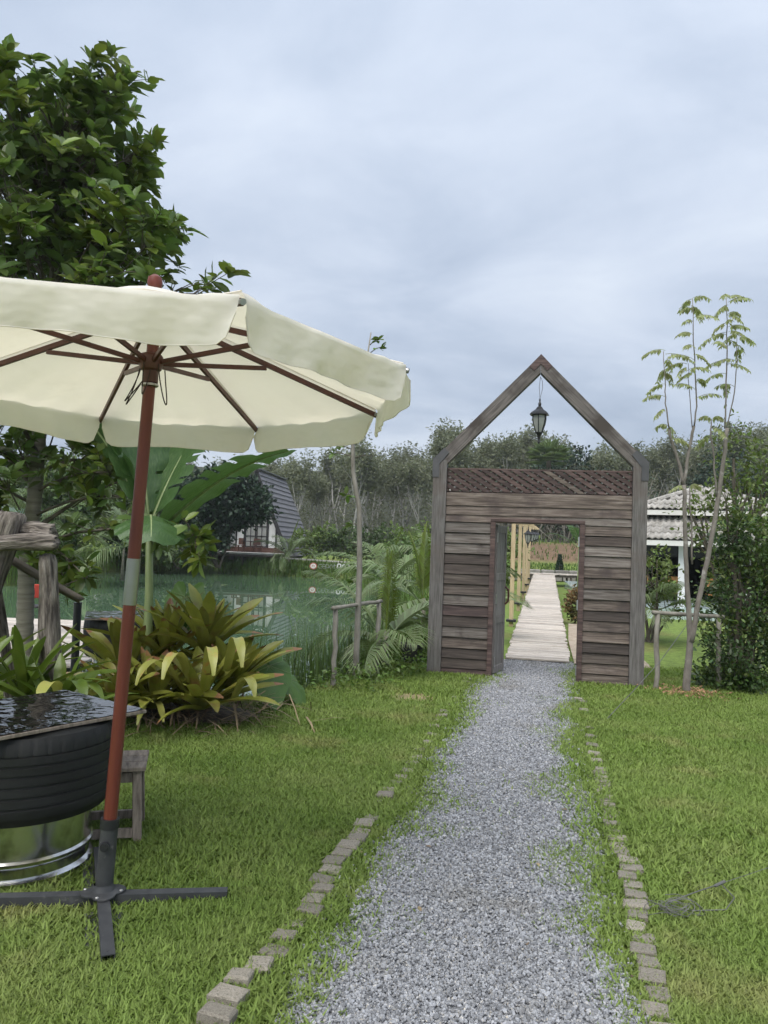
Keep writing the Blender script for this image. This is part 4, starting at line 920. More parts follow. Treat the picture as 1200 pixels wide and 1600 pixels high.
def straw():
    rng = np.random.default_rng(8); m = MB()
    for _ in range(520):
        x, y = rng.normal(-1.75, 0.38), rng.normal(6.85, 0.20); a = rng.uniform(0, 6.28); l = rng.uniform(0.15, 0.5); z = rng.uniform(0.0, 0.28) * max(0, 1 - abs(y - 6.9) * 1.6) + 0.01
        p = Vector((x, y, z)); d = Vector((math.cos(a), math.sin(a), rng.uniform(-0.8, 0.15))).normalized(); s = Vector((-d.y, d.x, 0)) * rng.uniform(0.003, 0.012)
        q = p + d * l; q.z = max(q.z, 0.004); r = (p + q) / 2 + Vector((0, 0, 0.02)); m.add([p - s, p + s, r + s, r - s, q + s * 0.4, q - s * 0.4], [(0, 1, 2, 3), (3, 2, 4, 5)])
    o = m.build('dead_leaves', 'straw'); tag(o, 'dry brown dead leaves and straw under the big bromeliad clump', 'leaf litter', kind='stuff')
    # low mound the clump grows on
    V = []; F = []; nx, ny = 26, 14
    for j in range(ny):
        for i in range(nx):
            u, v = i / (nx - 1) * 2 - 1, j / (ny - 1) * 2 - 1; r = min(1, math.hypot(u, v)); V.append((-1.78 + u * 0.85, 6.98 + v * 0.45, -0.03 + 0.13 * (1 - r * r) ** 0.8 * (0.8 + 0.4 * float(vnoise(u * 3, v * 3, 1.5, 4)))))
    for j in range(ny - 1):
        for i in range(nx - 1): k = j * nx + i; F.append((k, k + 1, k + nx + 1, k + nx))
    o = link_mesh('soil_mound', mk_mesh('soil_mound', V, F, 'bark_dark', True)); struct(o)
straw()

def frond_mesh(rng, L, elev, droop, nleaf, leafL, mat, hang=0.5, w=0.03, fused=0.0):
    pts = []; p = np.array([0, 0, 0.0]); a = elev; n = 16
    for i in range(n + 1):
        pts.append(p.copy()); p = p + np.array([math.cos(a), 0, math.sin(a)]) * L / n; a -= droop / n * (0.3 + 1.4 * i / n)
    pts = np.array(pts); m = MB(); m.tube(pts, list(np.linspace(0.016, 0.003, n + 1) * max(0.5, L / 1.6)), 5)
    for i in range(nleaf):
        u = 0.18 + 0.81 * i / (nleaf - 1); k = u * n; k0 = min(n - 1, int(k)); b = pts[k0] + (pts[k0 + 1] - pts[k0]) * (k - k0); d = pts[k0 + 1] - pts[k0]; d = d / np.linalg.norm(d)
        ll = leafL * math.sin(math.pi * min(1, 0.18 + u * 0.80)) ** 0.7 * rng.uniform(0.85, 1.1)
        for s in (-1, 1):
            o = np.array([0, s, 0.0]) * (0.9 - 0.5 * u) + d * (0.45 + 0.5 * u) + np.array([0, 0, 0.25]); o = o / np.linalg.norm(o); ww = w * (1.1 - 0.4 * u)
            side = np.cross(o, [0, 0, 1.0]); side = side / (np.linalg.norm(side) + 1e-6)
            side = side * 0.5 + np.array([0, 0, 0.35 * s * 0]) + d * 0.5; side = side / np.linalg.norm(side)
            q1 = b + o * ll * 0.5 + np.array([0, 0, -0.06 * hang * ll]); q2 = b + o * ll * 0.93 + np.array([0, 0, -(0.55 + rng.uniform(-.15, .15)) * hang * ll])
            m.add([b - side * ww * .3, b + side * ww * .3, q1 + side * ww * .5, q1 - side * ww * .5, q2 + side * ww * .06, q2 - side * ww * .06], [(0, 1, 2, 3), (3, 2, 4, 5)])
    return mk_mesh('frond', m.V, m.F, mat)
def palm(loc, rng, nf, L, label, stem=0.25, azs=None, group=None, mat='palm_leaf', cat='palm', nleaf=34, elev=(0.5, 1.35), droop=(0.9, 1.8), young=1):
    t = thing('coconut_palm', label, cat, loc, 0, group)
    MB().tube([(0, 0, -0.15), (0, 0, stem * 0.5), (0.01, 0, stem + 0.12)], [0.055 + stem * 0.03, 0.05, 0.03], 9).build('stem', 'bark_ringed', t, 'all')
    for i in range(nf):
        u = i / max(1, nf - 1); el = elev[1] - (elev[1] - elev[0]) * u; az = azs[i] if azs else i * 2.4 + rng.normal(0, 0.2)
        y_ = i < young
        me = frond_mesh(rng, L * rng.uniform(0.8, 1.1) * (0.85 if y_ else 1), 1.45 if y_ else el, 0.35 if y_ else rng.uniform(*droop), nleaf, L * (0.18 if y_ else 0.42), 'palm_young' if y_ else mat, rng.uniform(0.5, 0.95), 0.034 * max(1, L / 1.4))
        o = link_mesh('frond', me, t); o.rotation_euler = (rng.normal(0, 0.1), 0, az); o.location = (0.015 * math.cos(az), 0.015 * math.sin(az), stem)
    return t
rp = np.random.default_rng(17)
palm((0.08, 10.05, hz(0.08, 10.05)), rp, 9, 1.35, 'young coconut palm with grey-green fronds right behind the propped sapling', 0.35, [1.6, 1.9, 3.0, 0.5, 2.5, 0.9, -1.25, -2.6, -1.8], elev=(0.15, 1.25), young=2)
palm((0.75, 13.6, hz(0.75, 13.6)), rp, 7, 1.9, 'larger coconut palm with long arching fronds at the left side of the gate', 0.55, [1.2, 2.8, 3.4, 0.4, 2.2, -0.4, 4.2, 1.0, 5.0], elev=(0.2, 1.2), young=2)
palm((0.2, 22.5, hz(0.2, 22.5)), rp, 9, 2.2, 'distant coconut palm in front of the bright shrubs between sapling and gate', 0.8, elev=(0.2, 1.3), nleaf=28)
palm((-5.55, 45.6, 0.25), rp, 8, 2.4, 'coconut palm at the right corner of the dark roofed cabin', 0.5, elev=(0.2, 1.3), nleaf=26)
palm((-14.2, 31, 0.3), rp, 9, 3.2, 'drooping palm on the far left bank behind the bare branches', 1.4, elev=(0.1, 1.2), nleaf=28)
palm((-10.6, 31.5, -0.1), rp, 8, 3.0, 'palm on the far left bank closest to the parasol pole', 1.2, elev=(0.1, 1.2), nleaf=28)
palm((5.05, 14.2, 0.0), rp, 8, 1.25, 'young palm at the right post of the gate in front of the white wall', 0.55, elev=(0.2, 1.3))
palm((1.9, 27, 0.1), rp, 8, 2.3, 'far palm half hidden behind the left post of the gate', 0.9, elev=(0.2, 1.3), nleaf=26)

def banana_leaf(t, base, az, L, W, elev, droop, rng, tear=0.15, fold=0.35, roll=0.0, pet=0.25):
    V = []; F = []; n = 54; p = np.array([0, 0, 0.0]); a = elev; uvs = []
    pts = []
    for i in range(n + 1):
        pts.append((p.copy(), a)); p = p + np.array([math.cos(a), 0, math.sin(a)]) * L / n; a -= droop / n * (0.3 + 1.4 * i / n)
    cols = (-1, -0.66, -0.33, -0.04, 0.04, 0.33, 0.66, 1)
    for i, (p, a) in enumerate(pts):
        u = i / n; ul = max(0, (u - pet) / (1 - pet)); w = W * (math.sin(math.pi * min(1, ul * 0.93 + 0.04)) ** 0.5 if u > pet else 0.0) + 0.03
        nrm = np.array([-math.sin(a), 0, math.cos(a)])
        for q in cols:
            lift = fold * abs(q) - 0.30 * q * q + (0.05 * math.sin(i * 0.7 + q * 2) * abs(q))
            y = q * w / 2; V.append(p + np.array([0, y, 0]) + nrm * (lift * w / 2) + (np.array([math.cos(a), 0, math.sin(a)]) * abs(q) * 0.10 * w)); uvs.append((u * 12, q))
    k = len(cols); skip = set()
    for i in range(n):
        cut = [rng.integers(1, 3) if rng.random() < tear * 0.8 else 0 for _ in (0, 1)]
        for q in range(k - 1):
            if q < cut[0] or q > k - 2 - cut[1]: continue
            F.append((i * k + q, i * k + q + 1, (i + 1) * k + q + 1, (i + 1) * k + q))
    me = mk_mesh('leaf', V, F, 'banana_leaf', True); ul = me.uv_layers.new(name='UVMap')
    for lp in me.loops: ul.data[lp.index].uv = uvs[lp.vertex_index]
    o = link_mesh('leaf', me, t); o.location = base; o.rotation_euler = (roll, 0, az)
    m = MB(); m.tube([q - np.array([-math.sin(b), 0, math.cos(b)]) * 0.006 for q, b in pts], list(np.linspace(0.020, 0.005, n + 1)), 6); m.build('midrib', 'banana_stem', o, 'all')
def banana():
    rng = np.random.default_rng(2); t = thing('banana_plant', 'banana plant with huge green leaves under the back edge of the parasol', 'banana plant', (-2.15, 7.05, 0))
    MB().tube([(0.06, 0, -0.1), (0.04, 0, 0.5), (0.03, 0, 1.1), (0.0, 0, 1.76)], [0.055, 0.045, 0.038, 0.03], 12).build('stem', 'banana_stem', t, 'all')
    b = (0, 0, 1.68)
    banana_leaf(t, b, 3.6, 1.5, 0.62, 1.2, 0.6, rng, roll=0.2, pet=0.10)
    banana_leaf(t, b, 2.3, 1.5, 0.66, 1.3, 0.4, rng, pet=0.10)
    banana_leaf(t, b, 0.9, 1.5, 0.62, 1.2, 0.5, rng, pet=0.10)
    banana_leaf(t, (0, 0, 1.55), -0.55, 1.80, 0.46, 0.66, 0.55, rng, fold=0.35, pet=0.12)
    banana_leaf(t, (0, 0, 1.72), -1.25, 0.95, 0.56, 0.28, 1.25, rng, tear=0.08, fold=-0.12, pet=0.14)
    banana_leaf(t, b, 2.9, 1.2, 0.46, 1.3, 0.5, rng, pet=0.15)
banana()
def taro(loc, az, tilt, size, stalk, label):
    t = thing('taro_plant', label, 'plant', loc); V = []; F = []; nr, na = 7, 30
    def rr(a):
        return (0.5 + 0.16 * math.cos(a) - 0.30 * math.exp(-((abs(a) - math.pi) / 0.22) ** 2) + 0.16 * math.exp(-((abs(a) - 2.55) / 0.35) ** 2) + 0.34 * math.exp(-(a / 0.33) ** 2)) * size
    for j in range(nr + 1):
        for k in range(na):
            a = -math.pi + 2 * math.pi * k / na; r = rr(a) * j / nr; V.append((r * math.cos(a), r * math.sin(a), -0.25 * r * r / size + 0.012 * math.cos(8 * a) * j / nr))
    for j in range(nr):
        for k in range(na): F.append((j * na + k, j * na + (k + 1) % na, (j + 1) * na + (k + 1) % na, (j + 1) * na + k))
    o = link_mesh('leaf', mk_mesh('leaf', V, F, 'taro_leaf', True), t); o.location = stalk; o.rotation_euler = (0, tilt, az)
    m = MB()
    for a in (-1.9, -1.2, -0.6, 0.0, 0.6, 1.2, 1.9): m.tube([(0.0, 0, 0.003), (rr(a) * 0.9 * math.cos(a), rr(a) * 0.9 * math.sin(a), -0.2 * rr(a) ** 2 / size + 0.006)], [0.005, 0.0015], 4)
    m.build('vein', 'banana_stem', o)
    s = Vector(stalk); MB().tube([(0, 0, -0.2), s * 0.5 + Vector((0, 0.03, 0.06)), s], [0.014, 0.011, 0.007], 7).build('stalk', 'banana_stem', t, 'all')
taro((-1.95, 7.55, 0.0), rad(-100), rad(62), 0.42, (0.05, -0.05, 1.02), 'upright heart-shaped taro leaf above the bromeliads against the pond')
taro((-1.05, 7.35, 0.0), rad(-60), rad(48), 0.42, (0.02, -0.05, 0.42), 'dark green taro leaf at the right foot of the bromeliad clump')
taro((-1.02, 7.6, 0.0), rad(-20), rad(38), 0.40, (0.12, 0.0, 0.26), 'low taro leaf leaning over the reeds beside the bromeliad clump')

def reeds(name, P, hgt, mat, label, cat, rng, w=0.008, lean=0.25):
    n = len(P); V = []; F = []
    for i, (x, y, z) in enumerate(P):
        h = hgt * rng.uniform(0.5, 1.15); a = rng.uniform(0, 6.28); d = np.array([math.cos(a), math.sin(a), 0]); s = np.array([-d[1], d[0], 0]) * w * rng.uniform(0.5, 1.2) / 2
        b = np.array([x, y, z]); l = lean * rng.uniform(0.1, 1.3); k = len(V)
        q = b + d * h * l * 0.35 + np.array([0, 0, h * 0.6]); e = b + d * h * l + np.array([0, 0, h * (1 - 0.3 * l)])
        V += [b - s, b + s, q + s * .8, q - s * .8, e + s * .1, e - s * .1]; F += [(k, k + 1, k + 2, k + 3), (k + 3, k + 2, k + 4, k + 5)]
    o = link_mesh(name, np_mesh(name, V, F, mat)); return tag(o, label, cat, kind='stuff')
rr_ = np.random.default_rng(41)
def bank_points(n, x0, x1, y0, y1, s0, s1):
    x = rr_.uniform(x0, x1, n * 6); y = rr_.uniform(y0, y1, n * 6); sd = poly_sd(x, y, POND); k = (sd > s0) & (sd < s1) & ~((x > 1.3) & (y < 30)) & ~((x > 1.62 + (y - 10.98) * 0.213) & (y > 9)) & ~((x > -12.6) & (x < -5.8) & (y > 46.4)) & ~((x > -4.5) & (x < -1.2) & (y > 40) & (sd < 0.75)); x, y = x[k][:n], y[k][:n]
    return np.stack([x, y, np.maximum(height(x, y), WATER - 0.15)], 1)
reeds('pond_reeds', np.concatenate([bank_points(1000, -1.3, 0.0, 7.7, 10.2, -0.55, 0.12), bank_points(350, -0.4, 0.8, 9, 15, -0.3, 0.3)]), 1.0, 'reed', 'thin green reeds standing at the near edge of the pond', 'reeds', rr_, 0.009, 0.22)
reeds('bank_grass', bank_points(7000, -18, 1.0, 33, 50, -0.3, 1.6), 0.62, 'far_grass', 'tall bright grass along the far bank of the pond', 'grass', rr_, 0.07, 0.35)
_x = rr_.uniform(-4.6, -1.1, 2600); _y = rr_.uniform(42.6, 45.2, 2600); _z = height(_x, _y); _k = _z > WATER - 0.35
reeds('sign_bank_grass', np.stack([_x, _y, _z], 1)[_k], 0.24, 'far_grass', 'shorter bright grass around the letter sign on the far bank', 'grass', rr_, 0.06, 0.35)
reeds('left_bank_grass', bank_points(5000, -26, -10, 22, 36, -0.3, 2.2), 0.95, 'far_grass', 'tall bright grass on the left bank of the pond behind the driftwood', 'grass', rr_, 0.06, 0.35)
reeds('right_bank_grass', bank_points(4200, -0.6, 3.2, 10.3, 40, -0.1, 2.4), 0.5, 'far_grass', 'rough grass and weeds on the bank between the pond and the gate', 'grass', rr_, 0.03, 0.5)
def weeds():
    P = bank_points(2600, -0.9, 1.2, 8.2, 12.5, -0.25, 0.9); D = rr_.normal(0, 1, (len(P), 3)); D[:, 2] = np.abs(D[:, 2]) * 0.6; P[:, 2] += rr_.uniform(0, 0.22, len(P))
    o = leaf_obj('bank_weeds', P, D, rr_.uniform(0.03, 0.075, len(P)), LEAF_CARD, 'leaf_fresh', None, rr_); tag(o, 'low leafy weeds on the pond bank left of the gate post', 'weeds', kind='stuff')
weeds()

# ------------------------------------------------------------------ saplings with timber props
def rough_pole(m, a, b, r, n=7, wob=0.012):
    a, b = Vector(a), Vector(b); k = 8; m.tube([a.lerp(b, i / k) + Vector((random.uniform(-wob, wob), random.uniform(-wob, wob), random.uniform(-wob, wob) * 0.3)) for i in range(k + 1)], [r * random.uniform(0.9, 1.08) for _ in range(k + 1)], n)
    return m
random.seed(12)
def prop(loc, s1, s2, h1, h2, ov, label):
    t = thing('tree_prop', label, 'tree prop', loc); a, b = Vector(s1), Vector(s2)
    rough_pole(MB(), a - Vector((0, 0, .25)), a + Vector((0, 0, h1)), 0.030).build('stake', 'bark_grey', t, 'all'); rough_pole(MB(), b - Vector((0, 0, .25)), b + Vector((0, 0, h2)), 0.030).build('stake', 'bark_grey', t, 'all')
    d = (b - a).normalized(); p = a + Vector((0, 0, h1 + 0.02)) - d * ov; q = b + Vector((0, 0, h2 + 0.02)) + d * ov
    rough_pole(MB(), p, q, 0.024).build('crossbar', 'bark_grey', t, 'all')
prop((-0.25, 9.0, 0), (-0.238, -0.45, 0), (0.236, 0.48, -0.02), 0.86, 0.90, 0.06, 'timber prop of two stakes and a crossbar around the thin sapling by the pond')
prop((3.57, 8.94, 0), (-0.31, 0.13, 0), (0.48, 0.28, 0), 0.90, 0.86, 0.07, 'timber prop of two stakes and a crossbar around the forked sapling right of the gate')
def thin_sapling():
    rng = np.random.default_rng(3); t = thing('sapling', 'thin tall sapling with few leaves between two stakes by the pond', 'sapling', (-0.26, 8.99, 0))
    MB().tube([(0, 0, -0.2), (0.0, 0, 0.4), (0.0, 0, 1.3), (-0.03, 0, 2.0), (-0.12, 0, 2.45), (-0.14, 0, 2.9), (-0.05, 0, 3.4), (0.03, 0, 4.1)], [0.045, 0.036, 0.034, 0.03, 0.026, 0.022, 0.014, 0.007], 9, jitter=0.05).build('trunk', 'bark_grey', t, 'all')
    LP, LD, LS, segs = [], [], [], []
    for z, x0, dx, n in ((2.62, -0.13, -0.30, 5), (2.60, -0.13, 0.25, 0), (2.12, -0.06, -0.17, 6), (1.78, 0.0, -0.15, 5), (1.55, 0.0, -0.12, 0), (1.1, 0, -0.10, 4), (3.95, 0.02, 0.13, 8), (3.85, 0.02, 0.17, 7), (2.7, -0.13, -0.2, 3)):
        s = np.array([x0, 0, z]); e = s + np.array([dx, rng.normal(0, .1), 0.06]); segs.append(([s, (s + e) / 2 + np.array([0, 0, .02]), e], [0.007, 0.005, 0.003]))
        for k in range(n): LP.append(s + (e - s) * rng.uniform(0.6, 1.0)); LD.append(rng.normal(0, 1, 3) * [1, 1, .5]); LS.append(rng.uniform(0.07, 0.12))
    tag(link_mesh('twigs', tubes_mesh('twigs', segs, 'bark_dark', 4), t), None, kind='stuff'); leaf_obj('leaves', LP, LD, LS, LEAF_OVAL, 'leaf_fresh', t, rng)
thin_sapling()
def forked_sapling():
    rng = np.random.default_rng(6); B = np.array([3.567, 8.94, 0]); t = thing('sapling', 'forked sapling with feathery pale leaves right of the gate', 'sapling', tuple(B))
    def w(x, z, y=8.94): return np.array([x - B[0], y - B[1], z])
    stems = [([(3.567, -.2), (3.575, .3), (3.60, .62), (3.57, 1.1), (3.538, 1.51), (3.50, 2.0), (3.484, 2.42)], [.050, .044, .038, .030, .027, .026, .024]),
             ([(3.61, .60), (3.68, 1.0), (3.776, 1.52), (3.85, 1.95), (3.91, 2.42), (3.95, 2.8), (3.958, 3.10)], [.034, .032, .030, .029, .027, .024, .023]),
             ([(3.484, 2.42), (3.42, 2.72), (3.30, 3.07)], [.022, .019, .017]), ([(3.484, 2.42), (3.55, 2.8), (3.597, 3.12)], [.022, .019, .017]),
             ([(3.30, 3.07), (3.25, 3.35), (3.25, 3.60), (3.235, 4.0)], [.009, .008, .006, .004]), ([(3.597, 3.12), (3.63, 3.4), (3.58, 4.0), (3.532, 4.62)], [.010, .009, .007, .004]),
             ([(3.958, 3.10), (3.955, 3.6), (3.96, 4.1), (3.969, 4.66)], [.010, .009, .007, .004]), ([(3.975, 3.10), (4.05, 3.5), (4.085, 3.94), (4.10, 4.25)], [.008, .007, .005, .003]),
             ([(3.88, 2.3), (3.83, 2.7), (3.78, 3.0), (3.80, 3.2)], [.013, .011, .010, .006]), ([(3.60, 1.5), (3.59, 2.0), (3.54, 2.4)], [.012, .010, .006]), ([(3.57, 3.1), (3.54, 3.5), (3.50, 3.85)], [.006, .005, .003])]
    m = MB()
    for pts, r in stems:
        P = np.array(pts); u = np.linspace(0, 1, len(P) * 3); k = np.linspace(0, 1, len(P)); m.tube([w(np.interp(v, k, P[:, 0]) + rng.normal(0, .004), np.interp(v, k, P[:, 1]), 8.94 + 0.05 * math.sin(3 * v + P[0][0] * 9) * v) for v in u], list(np.interp(u, k, r)), 8)
    m.build('trunk', 'bark_sapling', t, 'all')
    fr = [(3.25, 3.60, -1), (3.25, 3.45, -1), (3.25, 3.78, -1), (3.25, 3.3, -1), (3.26, 3.9, 1), (3.24, 4.0, -1), (3.60, 3.55, -1), (3.59, 3.75, -1), (3.58, 3.9, -1), (3.575, 4.05, -1), (3.56, 4.2, -1), (3.56, 4.35, -1), (3.54, 4.5, -1), (3.535, 4.55, 1), (3.53, 4.62, -1), (3.53, 4.62, 1), (3.56, 4.4, 1),
          (3.955, 3.75, -1), (3.955, 3.9, -1), (3.96, 4.05, -1), (3.96, 4.2, -1), (3.965, 4.35, -1), (3.967, 4.5, -1), (3.968, 4.6, 1), (3.968, 4.66, 1), (3.968, 4.66, -1), (3.962, 4.3, 1), (3.96, 4.45, 1), (4.08, 3.9, -1), (4.09, 4.05, 1), (4.10, 4.2, 1), (4.10, 4.25, -1), (4.06, 3.6, -1),
          (3.30, 3.1, -1), (3.31, 3.1, 1), (3.78, 3.0, -1), (3.79, 3.1, 1), (3.80, 3.2, -1), (3.80, 3.2, 1), (3.50, 3.85, -1), (3.50, 3.8, -1), (3.54, 2.4, -1), (3.55, 2.4, 1), (3.33, 2.95, 1)]
    fr = fr + [(x + rng.normal(0, .01), z - rng.uniform(0.02, 0.12), -s_) for x, z, s_ in fr if z > 3.3 and rng.random() < 0.45]
    LP, LD, LS, segs = [], [], [], []
    for x, z, s in fr:
        L = rng.uniform(0.16, 0.36) if z > 3.2 else 0.22; st = w(x, z); d = np.array([s * rng.uniform(0.35, 1), rng.normal(0, 0.75), rng.uniform(0.05, 0.75)]); d /= np.linalg.norm(d); P = [st + d * L * u + np.array([0, 0, -0.15 * u * u]) for u in np.linspace(0, 1, 8)]; segs.append((P, list(np.linspace(0.003, 0.0015, 8))))
        for u in np.linspace(0.22, 1, 11):
            q = st + d * L * u + np.array([0, 0, -0.15 * u * u]); side = np.array([-d[1], d[0], 0])
            for sg in (-1, 1): LP.append(q); LD.append(side * sg * 0.6 + d * 0.35 + np.array([0, 0, -0.8]) + rng.normal(0, .15, 3)); LS.append(rng.uniform(0.055, 0.09) * (1.1 - 0.3 * u))
    link_mesh('twigs', tubes_mesh('twigs', segs, 'leaf_pinnate', 4), t); leaf_obj('leaves', LP, LD, LS, LEAF_SLIM, 'leaf_pinnate', t, rng, 0.3, 1.5)
forked_sapling()
def mulch():
    rng = np.random.default_rng(9); src = []
    for k in range(3):
        m = MB().box((0, 0, 0), (1, 0.5, 0.12)); src.append(source('chip', mk_mesh('chip', [(x + random.uniform(-.15, .15), y + random.uniform(-.12, .12), z) for x, y, z in m.V], m.F, 'mulch')))
    n = 700; P = np.stack([rng.normal(3.58, 0.17, n), rng.normal(8.90, 0.17, n), rng.uniform(0.012, 0.05, n)], 1); rot = rng.uniform(-0.5, 0.5, (n, 3)); rot[:, 2] *= 12
    scatter('mulch', P, rot, rng.uniform(0.018, 0.05, n), rng.integers(0, 3, n), src, 'orange-brown wood chips around the foot of the forked sapling', 'mulch')
mulch()
tag(MB().tube([(3.53, 8.90, 0.79), (3.0, 8.25, 0.46), (2.55, 7.75, 0.22), (2.143, 7.286, 0.02)], 0.004, 5).build('guy_wire', 'wire'), 'thin dark wire stretched from the forked sapling down to the lawn', 'wire')
def wire_coil():
    rng = np.random.default_rng(1); m = MB()
    for k in range(9):
        cx, cy, r = rng.normal(1.36, 0.03), rng.normal(3.47, 0.02), rng.uniform(0.03, 0.085); p0 = rng.uniform(0, 6); pts = []
        for i in range(18): a = p0 + i * 0.45; pts.append((cx + r * 1.3 * math.cos(a), cy + r * 0.8 * math.sin(a), 0.03 + 0.018 * math.sin(a * 1.7 + k) + 0.01))
        m.tube(pts, 0.0015, 4)
    m.tube([(1.33, 3.50, 0.05), (1.5, 3.58, 0.07), (1.64, 3.66, 0.075)], 0.0028, 5); m.tube([(1.64, 3.66, 0.07), (1.66, 3.57, 0.05), (1.58, 3.48, 0.035), (1.42, 3.47, 0.03)], 0.0028, 5)
    m.tube([(1.64, 3.66, 0.075), (2.0, 3.93, 0.05), (2.6, 4.3, 0.04)], 0.0016, 4); m.tube([(1.60, 3.64, 0.07), (1.66, 3.67, 0.08)], 0.007, 6)
    tag(m.build('tangled_wire', 'wire'), 'small tangle of grey wire lying on the lawn right of the path', 'wire')
wire_coil()

# ------------------------------------------------------------------ driftwood stand, deck and small things on the left
def log(name, t, a, b, r0, r1, mat='driftwood', seed=0):
    rng = np.random.default_rng(seed); a, b = np.array(a, float), np.array(b, float); n, k = 26, 20; ph = rng.uniform(0, 6.28, 6); d = (b - a) / np.linalg.norm(b - a); ref = np.cross(d, [0.2, 1, 0.1]); ref /= np.linalg.norm(ref); bb = np.cross(d, ref); V = []; F = []
    for i in range(n + 1):
        u = i / n; c = a + (b - a) * u + ref * 0.018 * math.sin(3 * u + ph[0]) + bb * 0.018 * math.sin(4 * u + ph[1]); r = r0 + (r1 - r0) * u
        if i in (0, n): r *= 0.82
        for j in range(k):
            an = 2 * math.pi * j / k; q = r * (1 + 0.16 * math.sin(2 * an + 4 * u + ph[5]) * math.sin(3 * u + ph[0]) + 0.13 * math.sin(3 * an + ph[2] + 2 * u) + 0.07 * math.sin(7 * an + ph[3] + 3 * u) + 0.07 * math.sin(11 * an + ph[5] + 2 * u) + 0.05 * math.sin(9 * u + ph[4]))
            V.append(c + ref * q * math.cos(an) + bb * q * math.sin(an) + d * (rng.uniform(-0.02, 0.02) if i in (0, n) else 0))
    for i in range(n):
        for j in range(k): F.append((i * k + j, i * k + (j + 1) % k, (i + 1) * k + (j + 1) % k, (i + 1) * k + j))
    F += [tuple(reversed(range(k))), tuple(range(n * k, n * k + k))]
    # local space along +Z keeps the grain running lengthwise
    R = Vector(d).to_track_quat('Z', 'Y').to_matrix(); Ri = R.inverted(); V = [Ri @ (Vector(v) - Vector(a)) for v in V]
    o = link_mesh(name, mk_mesh(name, V, F, mat, True), t); o.location = a; o.rotation_euler = R.to_euler(); return o
t = thing('driftwood_stand', 'rustic stand of thick weathered driftwood logs at the left picture edge', 'wooden stand', (-2.75, 6.1, 0))
log('leg', t, (0.20, 0.02, -0.1), (0.12, -0.08, 1.42), 0.075, 0.070, seed=1)
log('leg', t, (-0.62, -0.1, -0.1), (-0.16, -0.12, 1.74), 0.085, 0.10, seed=2)
log('leg', t, (-0.25, 0.35, -0.1), (-0.38, 0.1, 1.2), 0.05, 0.05, seed=6)
log('crossbar', t, (-0.45, -0.2, 1.46), (0.23, -0.16, 1.53), 0.070, 0.058, seed=3)
log('crossbar', t, (-0.12, -0.04, 1.61), (0.17, -0.06, 1.58), 0.062, 0.075, seed=4)
log('brace', t, (-0.22, 0.06, 1.38), (0.30, 0.20, 1.05), 0.036, 0.032, 'bark_dark', seed=5)
def left_deck():
    t = thing('wooden_deck', 'pale plank deck over the pond behind the driftwood on the left', 'deck', (-6.2, 11.4, 0.0)); random.seed(2)
    bm = MB().box((0, 0, 0), (5.2, 0.155, 0.03), bevel=0.004); me = mk_mesh('plank', bm.V, bm.F, 'deck_board')
    for i in range(29):
        o = link_mesh('plank', me, t); o.location = (random.uniform(-.03, .03), -2.25 + i * 0.165, 0.035 + random.uniform(-.003, .003))
    for x in (-2.2, 0, 2.2):
        MB().beam((x, -2.3, -0.04), (x, 2.45, -0.04), 0.08, 0.12).build('joist', 'bark_dark', t)
        for y in (-1.5, 0.6, 2.3): MB().tube([(x, y, -1.6), (x, y, -0.10)], 0.06, 8).build('pile', 'bark_dark', t)
left_deck()
tag(MB().tube([(-3.53, 9.0, -0.7), (-3.53, 9.0, 0.79)], 0.045, 12).tube([(-3.53, 9.0, 0.785), (-3.53, 9.0, 0.80)], 0.05, 12).build('bollard', 'black_iron', None, True), 'short black post standing behind the bromeliads at the deck edge', 'post')
tyre_table((-2.72, 8.3, 0.03), rad(20), (0.42, 0.40), 'second black tyre table with glossy top half hidden behind the bromeliads')
def folding_chair():
    t = thing('folding_chair', 'red folding chair with black frame on the deck behind the driftwood', 'chair', (-5.35, 12.0, 0.05), rad(25))
    MB().box((0, 0, 0.40), (0.36, 0.34, 0.03), bevel=0.01).build('seat', 'black_iron', t); MB().box((0, 0.18, 0.62), (0.36, 0.03, 0.22), (0.15, 0, 0), 0.01).build('backrest', 'red_cloth', t)
    for s in (-1, 1):
        MB().tube([(s * 0.17, -0.2, 0), (s * 0.17, 0.2, 0.72)], 0.012, 7).build('leg', 'black_iron', t); MB().tube([(s * 0.15, 0.2, 0), (s * 0.15, -0.16, 0.42)], 0.012, 7).build('leg', 'black_iron', t)
folding_chair()
tag(MB().add([(-22, 30, 2.55), (-14.6, 30.2, 2.25), (-14.2, 33, 2.5), (-22, 33.5, 3.0), (-22, 30, 2.45), (-14.6, 30.2, 2.15), (-14.2, 33, 2.4), (-22, 33.5, 2.9)], [(0, 1, 2, 3), (7, 6, 5, 4), (0, 4, 5, 1), (1, 5, 6, 2), (2, 6, 7, 3), (3, 7, 4, 0)]).tube([(-15, 30.5, -0.5), (-15, 30.5, 2.2)], 0.05, 6).tube([(-20, 30.5, -0.5), (-20, 30.5, 2.4)], 0.05, 6).build('tarpaulin_shelter', 'tarp'), 'greenish tarpaulin shelter among the trees at the far left bank', 'shelter')
